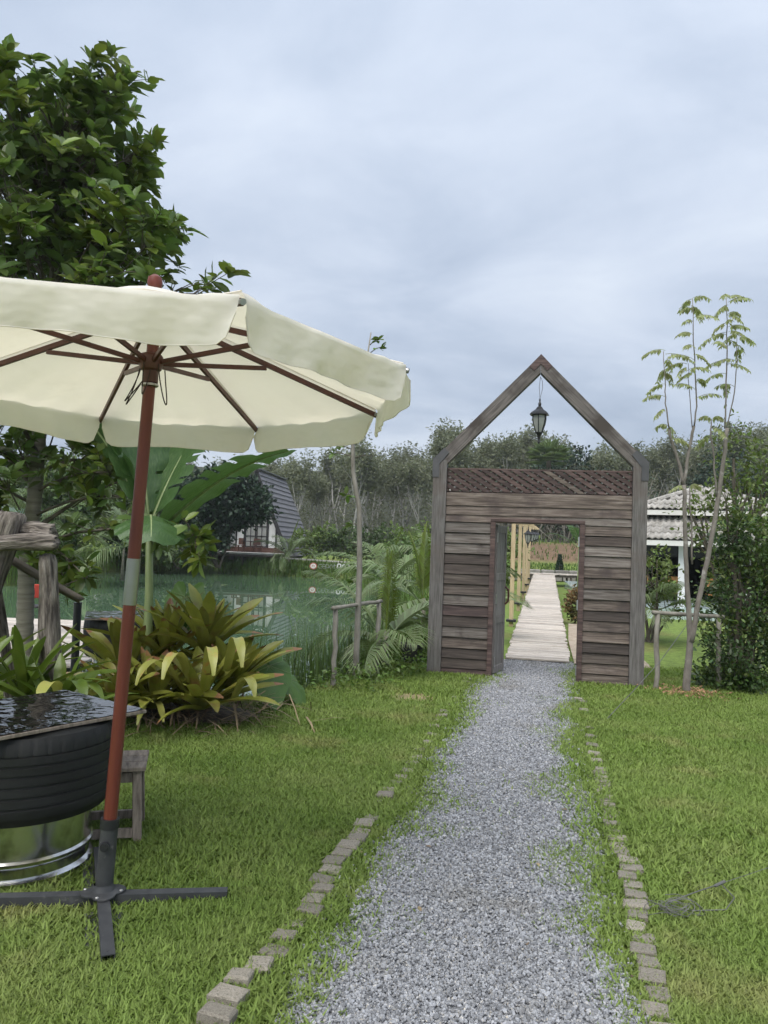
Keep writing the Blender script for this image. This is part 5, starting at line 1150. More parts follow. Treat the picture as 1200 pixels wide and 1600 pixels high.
def pot():
    t = thing('potted_plant', 'black plastic plant pot with small seedling beside the left gate post', 'plant pot', (0.44, 10.45, hz(0.44, 10.45) - 0.02)); rng = np.random.default_rng(4)
    MB().lathe([(0.12, 0), (0.155, 0.26), (0.17, 0.265), (0.17, 0.30), (0.15, 0.30), (0.145, 0.27)], 24, cap=False).lathe([(0.12, 0.001), (0.12, 0.002)], 24).build('pot', 'pot_plastic', t, True); MB().lathe([(0.146, 0.26), (0.147, 0.275)], 24).build('soil', 'bark_dark', t)
    m = MB().tube([(0, 0, 0.27), (0.0, 0.0, 0.36), (0.03, 0, 0.42)], 0.006, 5); m.build('stem', 'leaf_fresh', t); n = 16; D = rng.normal(0, 1, (n, 3)); D[:, 2] = abs(D[:, 2]) * .5; leaf_obj('leaves', np.tile([0.02, 0, 0.36], (n, 1)) + rng.normal(0, 0.04, (n, 3)), D, rng.uniform(0.06, 0.11, n), LEAF_OVAL, 'leaf_fresh', t, rng)
pot()

# ------------------------------------------------------------------ boardwalk behind the gate, its lamp posts and planting
BW0, BW1 = np.array([2.255, 10.98]), np.array([7.16, 34.0]); BD = (BW1 - BW0) / np.linalg.norm(BW1 - BW0); BL = np.linalg.norm(BW1 - BW0); BYAW = math.atan2(-BD[0], BD[1])
def bwz(s): return 0.045 + 0.47 * s / BL
def boardwalk():
    t = thing('boardwalk', 'long pale plank boardwalk leading away behind the wooden gate', 'boardwalk', (BW0[0], BW0[1], 0), BYAW); random.seed(8)
    ms = []
    for k in range(3):
        b = MB().box((0, 0, 0), (0.90, 0.112, 0.028), bevel=0.004); ms.append(mk_mesh('plank', [(x, y + 0.004 * math.sin(x * 5 + k * 2) , z) for x, y, z in b.V], b.F, 'deck_board'))
    s = 0.06
    while s < BL:
        o = link_mesh('plank', ms[random.randrange(3)], t); o.location = (random.uniform(-.018, .018), s, bwz(s) + random.uniform(-.004, .004)); o.rotation_euler = (0.02, random.uniform(-.006, .006), random.uniform(-.012, .012)); o.scale = (random.uniform(.975, 1.03), random.uniform(.93, 1.06), 1); s += 0.124
    for x in (-0.36, 0.36): MB().beam((x, 0.05, bwz(0) - 0.062), (x, BL, bwz(BL) - 0.062), 0.06, 0.08).build('joist', 'bark_dark', t)
    for i in range(1, 8):
        for x in (-0.36, 0.36): MB().tube([(x, i * 3.0, -1.0), (x, i * 3.0, bwz(i * 3.0) - 0.10)], 0.05, 6).build('pile', 'bark_dark', t)
boardwalk()
def cross_deck():
    t = thing('cross_deck', 'pale plank walkway crossing the far end of the boardwalk to the right', 'deck', (9.6, 34.55, 0)); random.seed(1)
    b = MB().box((0, 0, 0), (0.13, 1.0, 0.04)); me = mk_mesh('plank', b.V, b.F, 'deck_board')
    for i in range(56): o = link_mesh('plank', me, t); o.location = (-3.2 + i * 0.14, 0, 0.55 + random.uniform(-.004, .004))
    for y in (-0.4, 0.4): MB().beam((-3.3, y, 0.47), (4.6, y, 0.47), 0.08, 0.1).build('joist', 'bark_dark', t)
    for i in range(5):
        for y in (-0.4, 0.4): MB().tube([(-3 + i * 1.8, y, -0.5), (-3 + i * 1.8, y, 0.42)], 0.05, 6).build('pile', 'bark_dark', t)
cross_deck()
struct(link_mesh('garden_pool', mk_mesh('garden_pool', [(5.2, 19.0, 0.3), (9.5, 19.0, 0.3), (12.0, 33.7, 0.3), (8.0, 33.7, 0.3), (5.2, 19.0, -0.3), (9.5, 19.0, -0.3), (12.0, 33.7, -0.3), (8.0, 33.7, -0.3)], [(0, 1, 2, 3), (0, 4, 5, 1), (1, 5, 6, 2), (3, 7, 4, 0)], 'pool_water')))
for i, s in enumerate((5.1, 9.2, 13.2, 17.0, 20.8)):
    side = np.array([-BD[1], BD[0]]) ; c = BW0 + BD * s + side * 0.60; z0 = bwz(s) - 0.25; top = bwz(s) + 2.06
    first = ('nearest', 'second', 'third', 'fourth', 'farthest')[i]
    t = thing('lamp_post', '%s of the pale timber lamp posts on the left of the boardwalk' % first, 'lamp post', (c[0], c[1], 0), BYAW, 'boardwalk lamp posts')
    MB().box((0, 0, (z0 - 0.6 + top) / 2), (0.085, 0.085, top - z0 + 0.6), bevel=0.005).build('post', 'pale_post', t); MB().box((0.20, 0, top - 0.05), (0.315, 0.06, 0.07), bevel=0.004).build('arm', 'pale_post', t); MB().box((0, 0, bwz(s) - 0.03), (0.2, 0.2, 0.05), bevel=0.004).build('foot_plate', 'black_iron', t)
    q = c - side * 0.30; make_lantern((q[0], q[1], top - 0.05 - 0.07 - 0.50 * 0.85), 0.85, 'black lantern under the arm of the %s boardwalk lamp post' % first, 0.085, 'boardwalk lanterns')

# ------------------------------------------------------------------ shrubs and trees by the same leaf cloud
def cloud_points(rng, n, c, r, shell=0.55, lump=0.22, flat=0.0):
    d = unit(rng.normal(0, 1, (n, 3))); q = (shell + (1 - shell) * rng.random(n)) ; ph = rng.uniform(0, 6.28, 4)
    az = np.arctan2(d[:, 1], d[:, 0]); l = 1 + lump * (np.sin(3 * az + ph[0] + 4 * d[:, 2]) * 0.5 + np.sin(5 * az + ph[1] - 6 * d[:, 2]) * 0.5 + 0.4 * np.sin(11 * az + ph[2] + 9 * d[:, 2]))
    P = np.array(c) + d * (q * l)[:, None] * np.array(r); return P, d
def shrub(name, loc, blobs, size, tmpl, mat, label, cat, rng, stems=5, n_per=900, group=None, smat='bark_dark', mat2=None, width=1.0, clusters=0):
    t = thing(name, label, cat, loc, 0, group); P, D = [], []; P2, D2 = [], []; segs = []
    for c, r, k in blobs:
        n = int(n_per * k)
        if clusters:
            cp, cdn = cloud_points(rng, max(4, n // clusters), c, r); sp = 0.22 * np.mean(r)
            p = np.repeat(cp, clusters, 0) + rng.normal(0, sp * 0.5, (len(cp) * clusters, 3)); d = np.repeat(cdn, clusters, 0) * 0.5 + rng.normal(0, 0.7, (len(p), 3)) + [0, 0, 0.25]
        else:
            p, dn = cloud_points(rng, n, c, r); d = dn * 0.7 + rng.normal(0, 0.6, p.shape) + [0, 0, 0.3]
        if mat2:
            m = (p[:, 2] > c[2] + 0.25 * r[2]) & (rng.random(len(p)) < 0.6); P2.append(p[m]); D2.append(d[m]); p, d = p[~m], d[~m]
        P.append(p); D.append(d)
    for i in range(stems):
        c, r, k = blobs[i % len(blobs)]; e = np.array(c) + rng.normal(0, 0.3, 3) * r; b = np.array([rng.normal(0, 0.06), rng.normal(0, 0.06), -0.15]); R = 0.012 + 0.016 * np.linalg.norm(e)
        segs.append(([b, b * 0.5 + e * 0.45 + rng.normal(0, 0.05, 3), e], [R, R * 0.7, R * 0.3]))
        for _ in range(5):
            f = np.array(c) + unit(rng.normal(0, 1, (1, 3)))[0] * np.array(r) * 0.85; mm = b * 0.3 + e * 0.7; segs.append(([mm, (mm + f) / 2 + rng.normal(0, .03, 3), f], [R * 0.45, R * 0.3, R * 0.12]))
    link_mesh('stems', tubes_mesh('stems', segs, smat, 6), t)
    P = np.concatenate(P); D = np.concatenate(D); leaf_obj('crown', P, D, size * rng.uniform(0.7, 1.25, len(P)), tmpl, mat, t, rng, 0.6, width)
    if P2:
        P2 = np.concatenate(P2); D2 = np.concatenate(D2)
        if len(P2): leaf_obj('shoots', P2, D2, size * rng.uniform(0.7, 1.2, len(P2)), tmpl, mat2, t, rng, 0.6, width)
    return t
rs = np.random.default_rng(23)
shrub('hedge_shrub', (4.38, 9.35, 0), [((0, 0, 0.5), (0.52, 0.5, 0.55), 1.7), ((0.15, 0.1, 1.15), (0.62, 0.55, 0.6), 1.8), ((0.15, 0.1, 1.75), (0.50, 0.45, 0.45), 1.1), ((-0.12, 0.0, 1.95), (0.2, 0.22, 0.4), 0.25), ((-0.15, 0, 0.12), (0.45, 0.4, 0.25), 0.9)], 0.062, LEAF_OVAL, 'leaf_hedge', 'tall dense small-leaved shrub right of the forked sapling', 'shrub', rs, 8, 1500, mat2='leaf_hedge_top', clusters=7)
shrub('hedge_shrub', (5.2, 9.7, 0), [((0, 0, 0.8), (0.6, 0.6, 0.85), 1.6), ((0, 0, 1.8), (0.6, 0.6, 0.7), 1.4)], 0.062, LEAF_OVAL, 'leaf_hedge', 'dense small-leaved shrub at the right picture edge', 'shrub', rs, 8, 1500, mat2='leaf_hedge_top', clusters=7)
shrub('leafy_shrub', (5.55, 12.0, 0), [((0, 0, 1.2), (0.6, 0.5, 0.8), 0.9), ((0.15, 0, 2.3), (0.75, 0.5, 0.8), 1.0), ((-0.05, 0, 3.15), (0.5, 0.35, 0.65), 0.6), ((-0.6, 0, 2.2), (0.4, 0.3, 0.5), 0.4), ((0.5, 0, 3.0), (0.45, 0.35, 0.5), 0.4)], 0.075, LEAF_OVAL, 'leaf_hedge_top', 'loose light green shrub behind the forked sapling in front of the tiled roof', 'shrub', rs, 7, 900, clusters=6)
shrub('leafy_shrub', (4.9, 14.0, 0), [((0, 0, 1.25), (0.5, 0.45, 0.45), 0.8), ((0.3, 0, 0.75), (0.4, 0.4, 0.4), 0.4)], 0.09, LEAF_OVAL, 'leaf_hedge_top', 'light green leafy bush in front of the pavilion wall', 'shrub', rs, 5, 600, clusters=6)
shrub('red_tip_bush', (4.40, 17.0, 0), [((0, 0, 0.42), (0.33, 0.33, 0.42), 1.0)], 0.085, LEAF_CARD, 'leaf_red_tip', 'small round bush with reddish leaves beside the boardwalk', 'bush', rs, 5, 1400)
# tree that hides the left half of the cabin
shrub('round_tree', (-9.3, 44.0, 0.1), [((-0.5, 0, 3.6), (2.1, 1.8, 1.7), 1.6), ((1.2, 0, 3.55), (1.75, 1.6, 1.2), 1.2), ((-1.6, 0, 2.6), (1.6, 1.5, 1.2), 1.0), ((0.4, 0, 4.6), (1.5, 1.4, 1.0), 0.9), ((-2.6, 0, 3.3), (1.2, 1.2, 1.2), 0.8), ((-0.9, -0.3, 1.7), (1.5, 1.2, 1.0), 0.9), ((0.6, 0, 2.75), (1.0, 1.0, 0.6), 0.5)], 0.28, LEAF_CARD, 'leaf_house_tree', 'dense dark round tree hiding the left half of the cabin', 'tree', rs, 6, 3000, clusters=8)
bank = [('round_bush', (-11.2, 42.5, 0.0), 1.6, 'leaf_mixed', 'dark bush on the far bank left of the cabin deck'), ('round_bush', (-4.4, 50, 0.6), 1.5, 'leaf_bright', 'pale flowering shrub right of the cabin roof'),
        ('round_bush', (-2.6, 49.5, 0.6), 1.4, 'leaf_mixed', 'green shrub behind the white letter sign'), ('round_bush', (-0.6, 47, 0.4), 1.6, 'leaf_mixed', 'bushy shrub right behind the thin sapling'),
        ('round_bush', (1.9, 45, 0.4), 1.8, 'leaf_bright', 'bright green bush between sapling and gate at the foot of the wood'), ('round_bush', (3.6, 38, 0.3), 1.5, 'leaf_bright', 'bright green bush just left of the gate post'),
        ('round_bush', (0.9, 38, 0.2), 1.2, 'leaf_mixed', 'low dark bush under the far palms'), ('round_bush', (4.1, 31, 0.2), 1.5, 'leaf_bright', 'bright green bush seen through the door behind the lamp posts'), ('round_bush', (3.2, 24, 0.1), 0.9, 'leaf_bright', 'low leafy bush seen through the door beside the open leaf')]
for nm, loc, s, mt, lab in bank:
    shrub(nm, loc, [((0, 0, 0.55 * s), (0.9 * s, 0.8 * s, 0.6 * s), 1.0), ((0.4 * s, 0, 0.95 * s), (0.6 * s, 0.6 * s, 0.5 * s), 0.6), ((-0.5 * s, 0, 0.8 * s), (0.5 * s, 0.5 * s, 0.5 * s), 0.5)], 0.22, LEAF_CARD, mt, lab, 'bush', rs, 4, 750, clusters=6)
left = [((-20.5, 34, 0.3), 6.2, 'leaf_mixed', 'dark mixed tree at the far left picture edge across the pond'), ((-16.6, 37, 0.3), 5.2, 'leaf_mixed', 'mid green tree across the pond behind the driftwood'), ((-13.6, 42, 0.3), 4.6, 'leaf_mixed', 'leafy tree across the pond behind the banana plant'),
        ((-24, 40, 0.5), 7.5, 'leaf_house_tree', 'tall dark tree farther back at the far left'), ((-18.5, 46, 0.6), 6.0, 'leaf_bright', 'light green tree standing in the second row across the pond'), ((-12.9, 50, 0.7), 5.4, 'leaf_mixed', 'tree behind the round dark tree left of the cabin')]
for loc, h, mt, lab in left:
    shrub('bank_tree', loc, [((0, 0, h * 0.62), (h * 0.34, h * 0.3, h * 0.34), 1.4), ((h * 0.22, 0, h * 0.45), (h * 0.26, h * 0.25, h * 0.24), 0.8), ((-h * 0.22, 0, h * 0.42), (h * 0.28, h * 0.25, h * 0.26), 0.8), ((0.05 * h, 0, h * 0.18), (h * 0.3, h * 0.25, h * 0.18), 0.6)], 0.28, LEAF_CARD, mt, lab, 'tree', rs, 7, 1500, clusters=7)
# thicket of bare twigs behind the boardwalk and the trees above it
def thicket(loc, n, h, label):
    rng = np.random.default_rng(int(loc[0] * 10)); t = thing('thicket', label, 'thicket', loc); segs = []; P = []
    for _ in range(n):
        b = np.array([rng.normal(0, 1.6), rng.normal(0, 0.6), 0]); e = b + np.array([rng.normal(0, 1.6), rng.normal(0, 0.6), h * rng.uniform(0.6, 1.1)]); m = (b + e) / 2 + rng.normal(0, 0.25, 3); segs.append(([b, m, e], [0.045, 0.03, 0.012])); P += [e, m]
        for k in range(3): q = m + rng.normal(0, 0.9, 3); segs.append(([m, q], [0.018, 0.008])); P.append(q)
    link_mesh('twigs', tubes_mesh('twigs', segs, 'bark_grey', 4), t); P = np.repeat(np.array(P), 5, 0); P = P + rng.normal(0, 0.3, P.shape); leaf_obj('leaves', P, rng.normal(0, 1, P.shape), rng.uniform(0.12, 0.26, len(P)), LEAF_CARD, 'leaf_house_tree', t, rng)
thicket((11.2, 47.5, 2.0), 110, 4.2, 'tangle of bare grey twigs on the earth bank seen through the door')
thicket((8.2, 49.5, 2.0), 60, 3.6, 'darker tangle of twigs behind the lamp posts seen through the door')
thicket((14.5, 49.0, 2.0), 90, 4.5, 'tangle of twigs behind the right side of the gate')
def cypress(loc, label):
    rng = np.random.default_rng(int(loc[0] * 100)); t = thing('small_cypress', label, 'conifer', loc, 0, 'small conifers on the bank'); n = 500; z = rng.random(n) ** 0.8; r = 0.20 * (1 - z) + 0.02; a = rng.uniform(0, 6.28, n)
    MB().tube([(0, 0, -0.1), (0, 0, 0.9)], [0.03, 0.01], 6).build('trunk', 'bark_dark', t); P = np.stack([r * np.cos(a), r * np.sin(a), 0.05 + z * 1.05], 1); D = np.stack([np.cos(a) * .4, np.sin(a) * .4, np.ones(n)], 1); leaf_obj('crown', P, D, 0.16, LEAF_SLIM, 'leaf_house_tree', t, rng)
cypress((8.35, 36.2, hz(8.35, 36.2) + 0.05), 'small dark conifer left of its twin on the low stone wall'); cypress((10.0, 36.2, hz(10, 36.2) + 0.05), 'small dark conifer on the low stone wall nearer the right door jamb')
def stone_wall():
    t = thing('stone_edging', 'low grey stone wall edging the grass bank behind the boardwalk', 'wall', (9.5, 36.0, 0)); random.seed(3); b = MB().box((0, 0, 0), (0.62, 0.25, 0.26), bevel=0.03); me = mk_mesh('stone', b.V, b.F, 'stone')
    for j in range(2):
        for i in range(13): o = link_mesh('stone', me, t); o.location = (-4 + i * 0.65 + j * 0.3, random.uniform(-.02, .02), 0.30 + j * 0.27); o.scale = (random.uniform(.9, 1), 1, random.uniform(.92, 1)); o.rotation_euler = (0, random.uniform(-.02, .02), 0)
stone_wall()
reeds('bank_turf', np.stack([rr_.uniform(4.5, 15, 5000), (yy := rr_.uniform(36.3, 39.4, 5000)), height(np.full(5000, 9.0), yy)], 1), 0.14, 'far_grass', 'strip of green turf on the bank behind the boardwalk', 'grass', rr_, 0.05, 0.5)
reeds('bank_weeds_far', np.stack([rr_.uniform(5, 17, 600), (yy := rr_.uniform(40, 46, 600)), height(np.full(600, 9.0), yy)], 1), 0.32, 'far_grass', 'scattered green weeds on the bare earth bank behind the boardwalk', 'weeds', rr_, 0.06, 0.7)
taro_b = thing('banana_plant', 'young banana plant peeping in at the right door jamb', 'banana plant', (5.95, 23.2, 0.0))
_r = np.random.default_rng(3); MB().tube([(0, 0, -0.1), (0, 0, 1.75)], [0.07, 0.05], 8).build('stem', 'banana_stem', taro_b, 'all')
for az, el in ((2.9, 0.7), (2.2, 1.2), (0.5, 1.0), (4.2, 0.9)): banana_leaf(taro_b, (0, 0, 1.7), az, 1.1, 0.30, el, 0.8, _r)

# ------------------------------------------------------------------ A-frame cabin across the pond
def cabin():
    yaw = rad(-6); O = Vector((-8.24, 50.0, 0.0)); t = thing('cabin', 'dark roofed A-frame cabin with white front on the far bank', 'cabin', tuple(O), yaw)
    z0, ap, Ln = 0.82, 6.15, 7.2; hw = 2.30
    hwz = lambda z: hw * (ap - z) / (ap - z0)
    zb = 1.12
    # front and rear gable walls
    for y in (0.0, Ln - 0.5):
        w0, w1 = hwz(zb) - 0.08, 0.05; MB().add(*prism([(-w0, zb), (w0, zb), (w1, ap - 0.25), (-w1, ap - 0.25)], y, y + 0.12)).build('wall', 'white_wall', t)
    MB().box((0, Ln / 2 - 0.25, (z0 + zb) / 2), (2 * hw - 0.1, Ln - 0.3, zb - z0)).build('plinth', 'brown_board', t)
    for x in (-3.2 * 0 - 1.8, 1.8):
        for y in (0.6, 3.4, 6.2): MB().box((x, y, 0.0), (0.25, 0.25, 1.6)).build('pile', 'concrete', t)
    # roof slopes of overlapping courses, with overhang at the front
    for s in (-1, 1):
        n = 17; u = Vector((-s * hw, 0, ap - z0)).normalized(); L = math.hypot(hw, ap - z0) + 0.2; e0 = Vector((s * (hw + 0.09), 0, z0 - 0.2)); nrm = Vector((s * (ap - z0), 0, hw)).normalized()
        MB().beam(e0 + Vector((0, -0.55, 0)) - nrm * 0.06 + Vector((0, (Ln + 0.8) / 2, 0)), e0 + u * (L - 0.02) + Vector((0, -0.55 + (Ln + 0.8) / 2, 0)) - nrm * 0.06, Ln + 0.76, 0.06, tuple(nrm)).build('roof_deck', 'roof_slate_dark', t)
        h = L / n; bm = MB().box((0, 0, 0), (Ln + 0.8, h * 1.12, 0.03)); me = mk_mesh('roof_course', bm.V, bm.F, 'roof_slate')
        for i in range(n):
            c = e0 + u * (h * (i + 0.5)) + nrm * (0.012) + Vector((0, (Ln - 0.3) / 2, 0)); o = link_mesh('roof_course', me, t); o.location = c
            y_ = (u + nrm * -0.16).normalized(); x_ = Vector((0, 1, 0)); z_ = x_.cross(y_); o.rotation_euler = Matrix((x_, y_, z_)).transposed().to_euler()
        # black bargeboard on the front rake
        MB().beam(e0 + Vector((0, -0.58, 0)) - nrm * 0.10, e0 + u * L + Vector((0, -0.58, 0)) - nrm * 0.10, 0.05, 0.24, tuple(nrm)).build('bargeboard', 'house_frame', t)
    MB().box((0, (Ln - 0.3) / 2, ap + 0.06), (0.34, Ln + 0.84, 0.06)).build('ridge_cap', 'roof_slate', t)
    # glazing: black framed doors in the middle, curtained side lights
    y = -0.03
    for x in (-1.32, -0.78, 0.78, 1.32): MB().box((x, y - 0.02, 2.13), (0.09, 0.09, 2.02)).build('mullion', 'house_frame', t)
    MB().box((0, y - 0.02, 3.17), (2.73, 0.10, 0.10)).build('transom', 'house_frame', t)
    for a, b in ((-1.275, -0.825), (0.825, 1.275)): MB().box(((a + b) / 2, y, 2.12), (b - a - 0.004, 0.02, 1.98)).build('curtain', 'curtain', t)
    for s in (-1, 1):
        x0, x1 = (0.005, 0.735); d = MB()
        for x in (0.05, 0.37, 0.70): d.box((s * x, 0, 2.12), (0.07 if x != 0.37 else 0.035, 0.06, 1.98))
        for z in (1.17, 1.85, 2.48, 3.08): d.box((s * 0.375, 0, z), (0.58, 0.05, 0.06))
        d = d.build('door', 'house_frame', t, loc=(0, y - 0.03, 0)); MB().box((s * 0.375, 0.045, 2.12), (0.66, 0.015, 1.9)).build('curtain', 'curtain', d); MB().box((s * 0.375, 0.012, 2.12), (0.60, 0.006, 1.88)).build('pane', 'lamp_glass', d)
    # veranda deck
    dk = MB().box((-1.1, -1.75, 0.755), (6.3, 3.3, 0.10)).build('veranda', 'concrete', t)
    MB().box((-1.1, -3.36, 0.70), (6.34, 0.06, 0.22)).build('fascia_board', 'bark_dark', dk)
    for x in (-4, -2, 0, 1.9):
        for yy in (-3.1, -1.2): MB().box((x, yy, -0.1), (0.2, 0.2, 1.6)).build('pile', 'bark_dark', t)
    # table and two chairs on the veranda, things of their own
    def at(x, yv, z): v = Matrix.Rotation(yaw, 3, 'Z') @ Vector((x, yv, z)); return (v + O)
    for k, (x, lab) in enumerate(((-0.95, 'dark red chair left of the table on the cabin veranda'), (0.35, 'dark red chair right of the table on the cabin veranda'))):
        c = thing('veranda_chair', lab, 'chair', tuple(at(x, -0.75, 0.806)), yaw + (0.6 if k else -0.6))
        MB().box((0, 0, 0.42), (0.46, 0.44, 0.04)).build('seat', 'brown_board', c); MB().box((0, 0.21, 0.68), (0.46, 0.04, 0.42)).build('backrest', 'brown_board', c)
        for sx in (-1, 1):
            for sy in (-1, 1): MB().box((sx * 0.2, sy * 0.19, 0.2), (0.05, 0.05, 0.40)).build('leg', 'brown_board', c)
    c = thing('veranda_table', 'small dark table between the chairs on the cabin veranda', 'table', tuple(at(-0.3, -0.9, 0.806)), yaw)
    MB().box((0, 0, 0.70), (0.65, 0.6, 0.04)).build('table_top', 'house_frame', c)
    for sx in (-1, 1):
        for sy in (-1, 1): MB().box((sx * 0.28, sy * 0.25, 0.34), (0.05, 0.05, 0.68)).build('leg', 'brown_board', c)
cabin()
# low walkway right of the cabin and the letter sign below it
t = thing('bank_walkway', 'narrow pale walkway along the far bank right of the cabin', 'walkway', (-3.5, 46.6, 0.0))
MB().beam((-2.6, 0.3, 0.56), (4.3, -0.8, 0.38), 0.7, 0.07).build('slab', 'concrete', t)
for x in (-2, 0, 2, 4): MB().box((x, -0.3, -0.1), (0.15, 0.15, 1.0)).build('pile', 'bark_dark', t)
t = thing('walkway', 'pale walkway edge on the far bank left of the cabin', 'walkway', (-15.0, 44.6, 0.0)); MB().box((0, 0, 0.45), (3.0, 0.8, 0.08)).build('slab', 'concrete', t); [MB().box((x, 0, -0.1), (0.15, 0.15, 1.0)).build('pile', 'bark_dark', t) for x in (-1.2, 1.2)]
def letter_sign():
    t = thing('letter_sign', 'white letter sign with round red emblem in the grass of the far bank', 'sign', (-4.05, 44.1, 0.05), rad(-3)); t.scale = (0.95, 0.95, 0.82)
    MB().tube([(0.12, 0, 0.22), (0.12, 0.02, 0.22)], 0.23, 24).build('emblem_disc', 'sign_red', t); e = MB()
    e.tube([(0.12, -0.012, 0.22), (0.12, -0.004, 0.22)], 0.17, 20); e = e.build('emblem_field', 'sign_white', t); MB().tube([(0.05, -0.02, 0.14), (0.05, -0.02, 0.25), (0.10, -0.02, 0.30), (0.17, -0.02, 0.27), (0.17, -0.02, 0.13)], 0.018, 5).build('emblem_mark', 'sign_red', t)
    def glyph(x, st, r, mat):
        m = MB()
        for line in st: m.tube([(x + a * 0.24, 0, 0.06 + b * 0.30) for a, b in line], r, 5)
        m.build('letter', mat, t)
    c = [[(0.9, 0.9), (0.3, 1.0), (0, 0.5), (0.3, 0), (0.9, 0.1)]]; e_ = [[(0.05, 0.5), (0.9, 0.5), (0.8, 0.95), (0.3, 1.0), (0, 0.5), (0.3, 0), (0.9, 0.1)]]; o_ = [[(0.5, 0), (0, 0.5), (0.5, 1), (1, 0.5), (0.5, 0)]]; p_ = [[(0.1, -0.3), (0.1, 1), (0.8, 0.9), (0.9, 0.4), (0.1, 0.1)]]; t_ = [[(0.4, 1.2), (0.4, 0.1), (0.8, 0)], [(0.1, 0.8), (0.8, 0.8)]]
    for i, g in enumerate((c, e_, p_, o_, t_)): glyph(0.42 + i * 0.22, g, 0.022, 'sign_grey')
    bold = [[[(0.1, 1.1), (0.1, 0), (0.5, 0.5), (0.9, 0), (0.9, 1.1)], [(0.1, 1.1), (0.5, 1.2), (0.9, 1.1)]], [[(0.2, 0.2), (0.2, 0.9), (0.6, 1.1), (0.9, 0.8), (0.9, 0)]], [[(0.2, 1), (0.7, 1.1), (0.8, 0.6), (0.5, 0.5), (0.8, 0.4), (0.7, 0), (0.2, 0)]], [[(0.1, 1), (0.1, 0.1), (0.9, 0.1), (0.9, 1.2)], [(0.5, 0.1), (0.5, 0.6)]], [[(0.3, 1.1), (0.3, 0.1), (0.8, 0)]]]
    for i, g in enumerate(bold): glyph(1.56 + i * 0.27, g, 0.042, 'sign_white')
    for x in (0.2, 1.2, 2.4): MB().tube([(x, 0.04, -0.5), (x, 0.04, 0.2)], 0.02, 6).build('support', 'bark_dark', t)
letter_sign()

# ------------------------------------------------------------------ wood of pale-trunked rubber trees
def rubber_variant(seed):
    rng = np.random.default_rng(seed); segs = []; tips = []; H = rng.uniform(10.5, 12.5); b = np.array([0, 0, -0.6]); p = b.copy(); n = 7; pts = [p.copy()]; d = np.array([rng.normal(0, .04), rng.normal(0, .04), 1.0]); fork = H * rng.uniform(0.36, 0.5)
    for i in range(n): d = d + rng.normal(0, 0.035, 3); d[2] = 1; p = p + d * fork / n; pts.append(p.copy())
    segs.append((pts, list(np.linspace(0.15, 0.10, n + 1))))
    for k in range(rng.integers(3, 5)):
        dd = np.array([rng.normal(0, .30), rng.normal(0, .30), 1.0]); grow(rng, pts[-1 - (k % 3)], dd, H * 0.28, 0.085, 3, 0.34, 3, segs, tips, 0.10, 0.28, 0.6, 0.62)
    tr = tubes_mesh('trunk', segs, 'bark_pale', 5)
    T = np.array([q for q, _ in tips]); T = T[rng.random(len(T)) < 0.9]; P = np.repeat(T, 9, 0) + rng.normal(0, 0.46, (len(T) * 9, 3)); P2 = np.stack([rng.normal(0, 1.4, 200), rng.normal(0, 1.4, 200), rng.uniform(H * 0.12, H * 0.75, 200)], 1); P = np.concatenate([P, P2])
    V, F = leaf_arrays(P, rng.normal(0, 1, P.shape) + [0, 0, -0.1], rng.uniform(0.17, 0.32, len(P)), LEAF_TRIO, rng, 0.7); return tr, np_mesh('crown', V, F, 'leaf_rubber_hazed')
RV = [rubber_variant(100 + i) for i in range(6)]
def wood():
    rng = np.random.default_rng(77); k = 0; sky = ((-60, 0.70), (-22, 0.70), (-12, 0.74), (-7, 0.82), (0, 0.92), (7, 0.97), (12, 0.95), (16, 0.88), (21, 0.72), (25, 0.70), (31, 0.82), (42, 1.02), (60, 1.1)); sx = [a for a, _ in sky]; sy = [b for _, b in sky]
    for row, y in enumerate((66, 71, 76, 82, 89)):
        x = -34 * (y / 80)
        while x < 52 * (y / 80):
            xx, yy = x + rng.uniform(-1, 1), y + rng.uniform(-1.8, 1.8); xn = xx * 85 / yy
            tr, cr = RV[rng.integers(6)]; s = np.interp(xn, sx, sy) * rng.uniform(0.84, 1.10) * (0.86 + 0.0035 * (yy - 66) ) ; x += rng.uniform(2.9, 4.3) + (0.5 if row > 2 else 0)
            t = thing('rubber_tree', 'pale-trunked rubber tree in the wood behind the pond', 'tree', (xx, yy, hz(xx, yy)), rng.uniform(0, 6.28), 'rubber trees of the far wood'); t.scale = (s, s, s)
            link_mesh('trunk', tr, t); link_mesh('crown', cr, t); k += 1
    return k
NW = wood()
def far_palm():
    rng = np.random.default_rng(12); t = thing('fan_palm', 'bushy green fan palm rising above the wood behind the gate', 'palm', (13.2, 62, 1.0)); MB().tube([(0, 0, -0.5), (0, 0, 7.9)], [0.22, 0.18], 8).build('trunk', 'bark_dark', t, 'all')
    for i in range(30):
        a = i * 2.4; e = rng.uniform(-0.2, 1.3); c = np.array([math.cos(a) * math.cos(e), math.sin(a) * math.cos(e), math.sin(e)]); b = np.array([0, 0, 7.9]) + c * 0.9; n = 13; P = np.tile(b, (n, 1)); s = np.cross(c, [0, 0, 1]); s /= np.linalg.norm(s); u = np.cross(s, c); an = np.linspace(-1.5, 1.5, n); D = c[None] * np.cos(an)[:, None] + s[None] * np.sin(an)[:, None] + u[None] * 0.15
        V, F = leaf_arrays(P, D, 1.15, LEAF_SLIM, rng, 0.1, 0.8); k = len(V); m = MB(); m.V = [tuple(v) for v in V]; m.F = [tuple(f) for f in F]; m.tube([(0, 0, 7.85), tuple(b)], 0.025, 4); m.build('frond', 'palm_leaf', t)
far_palm()
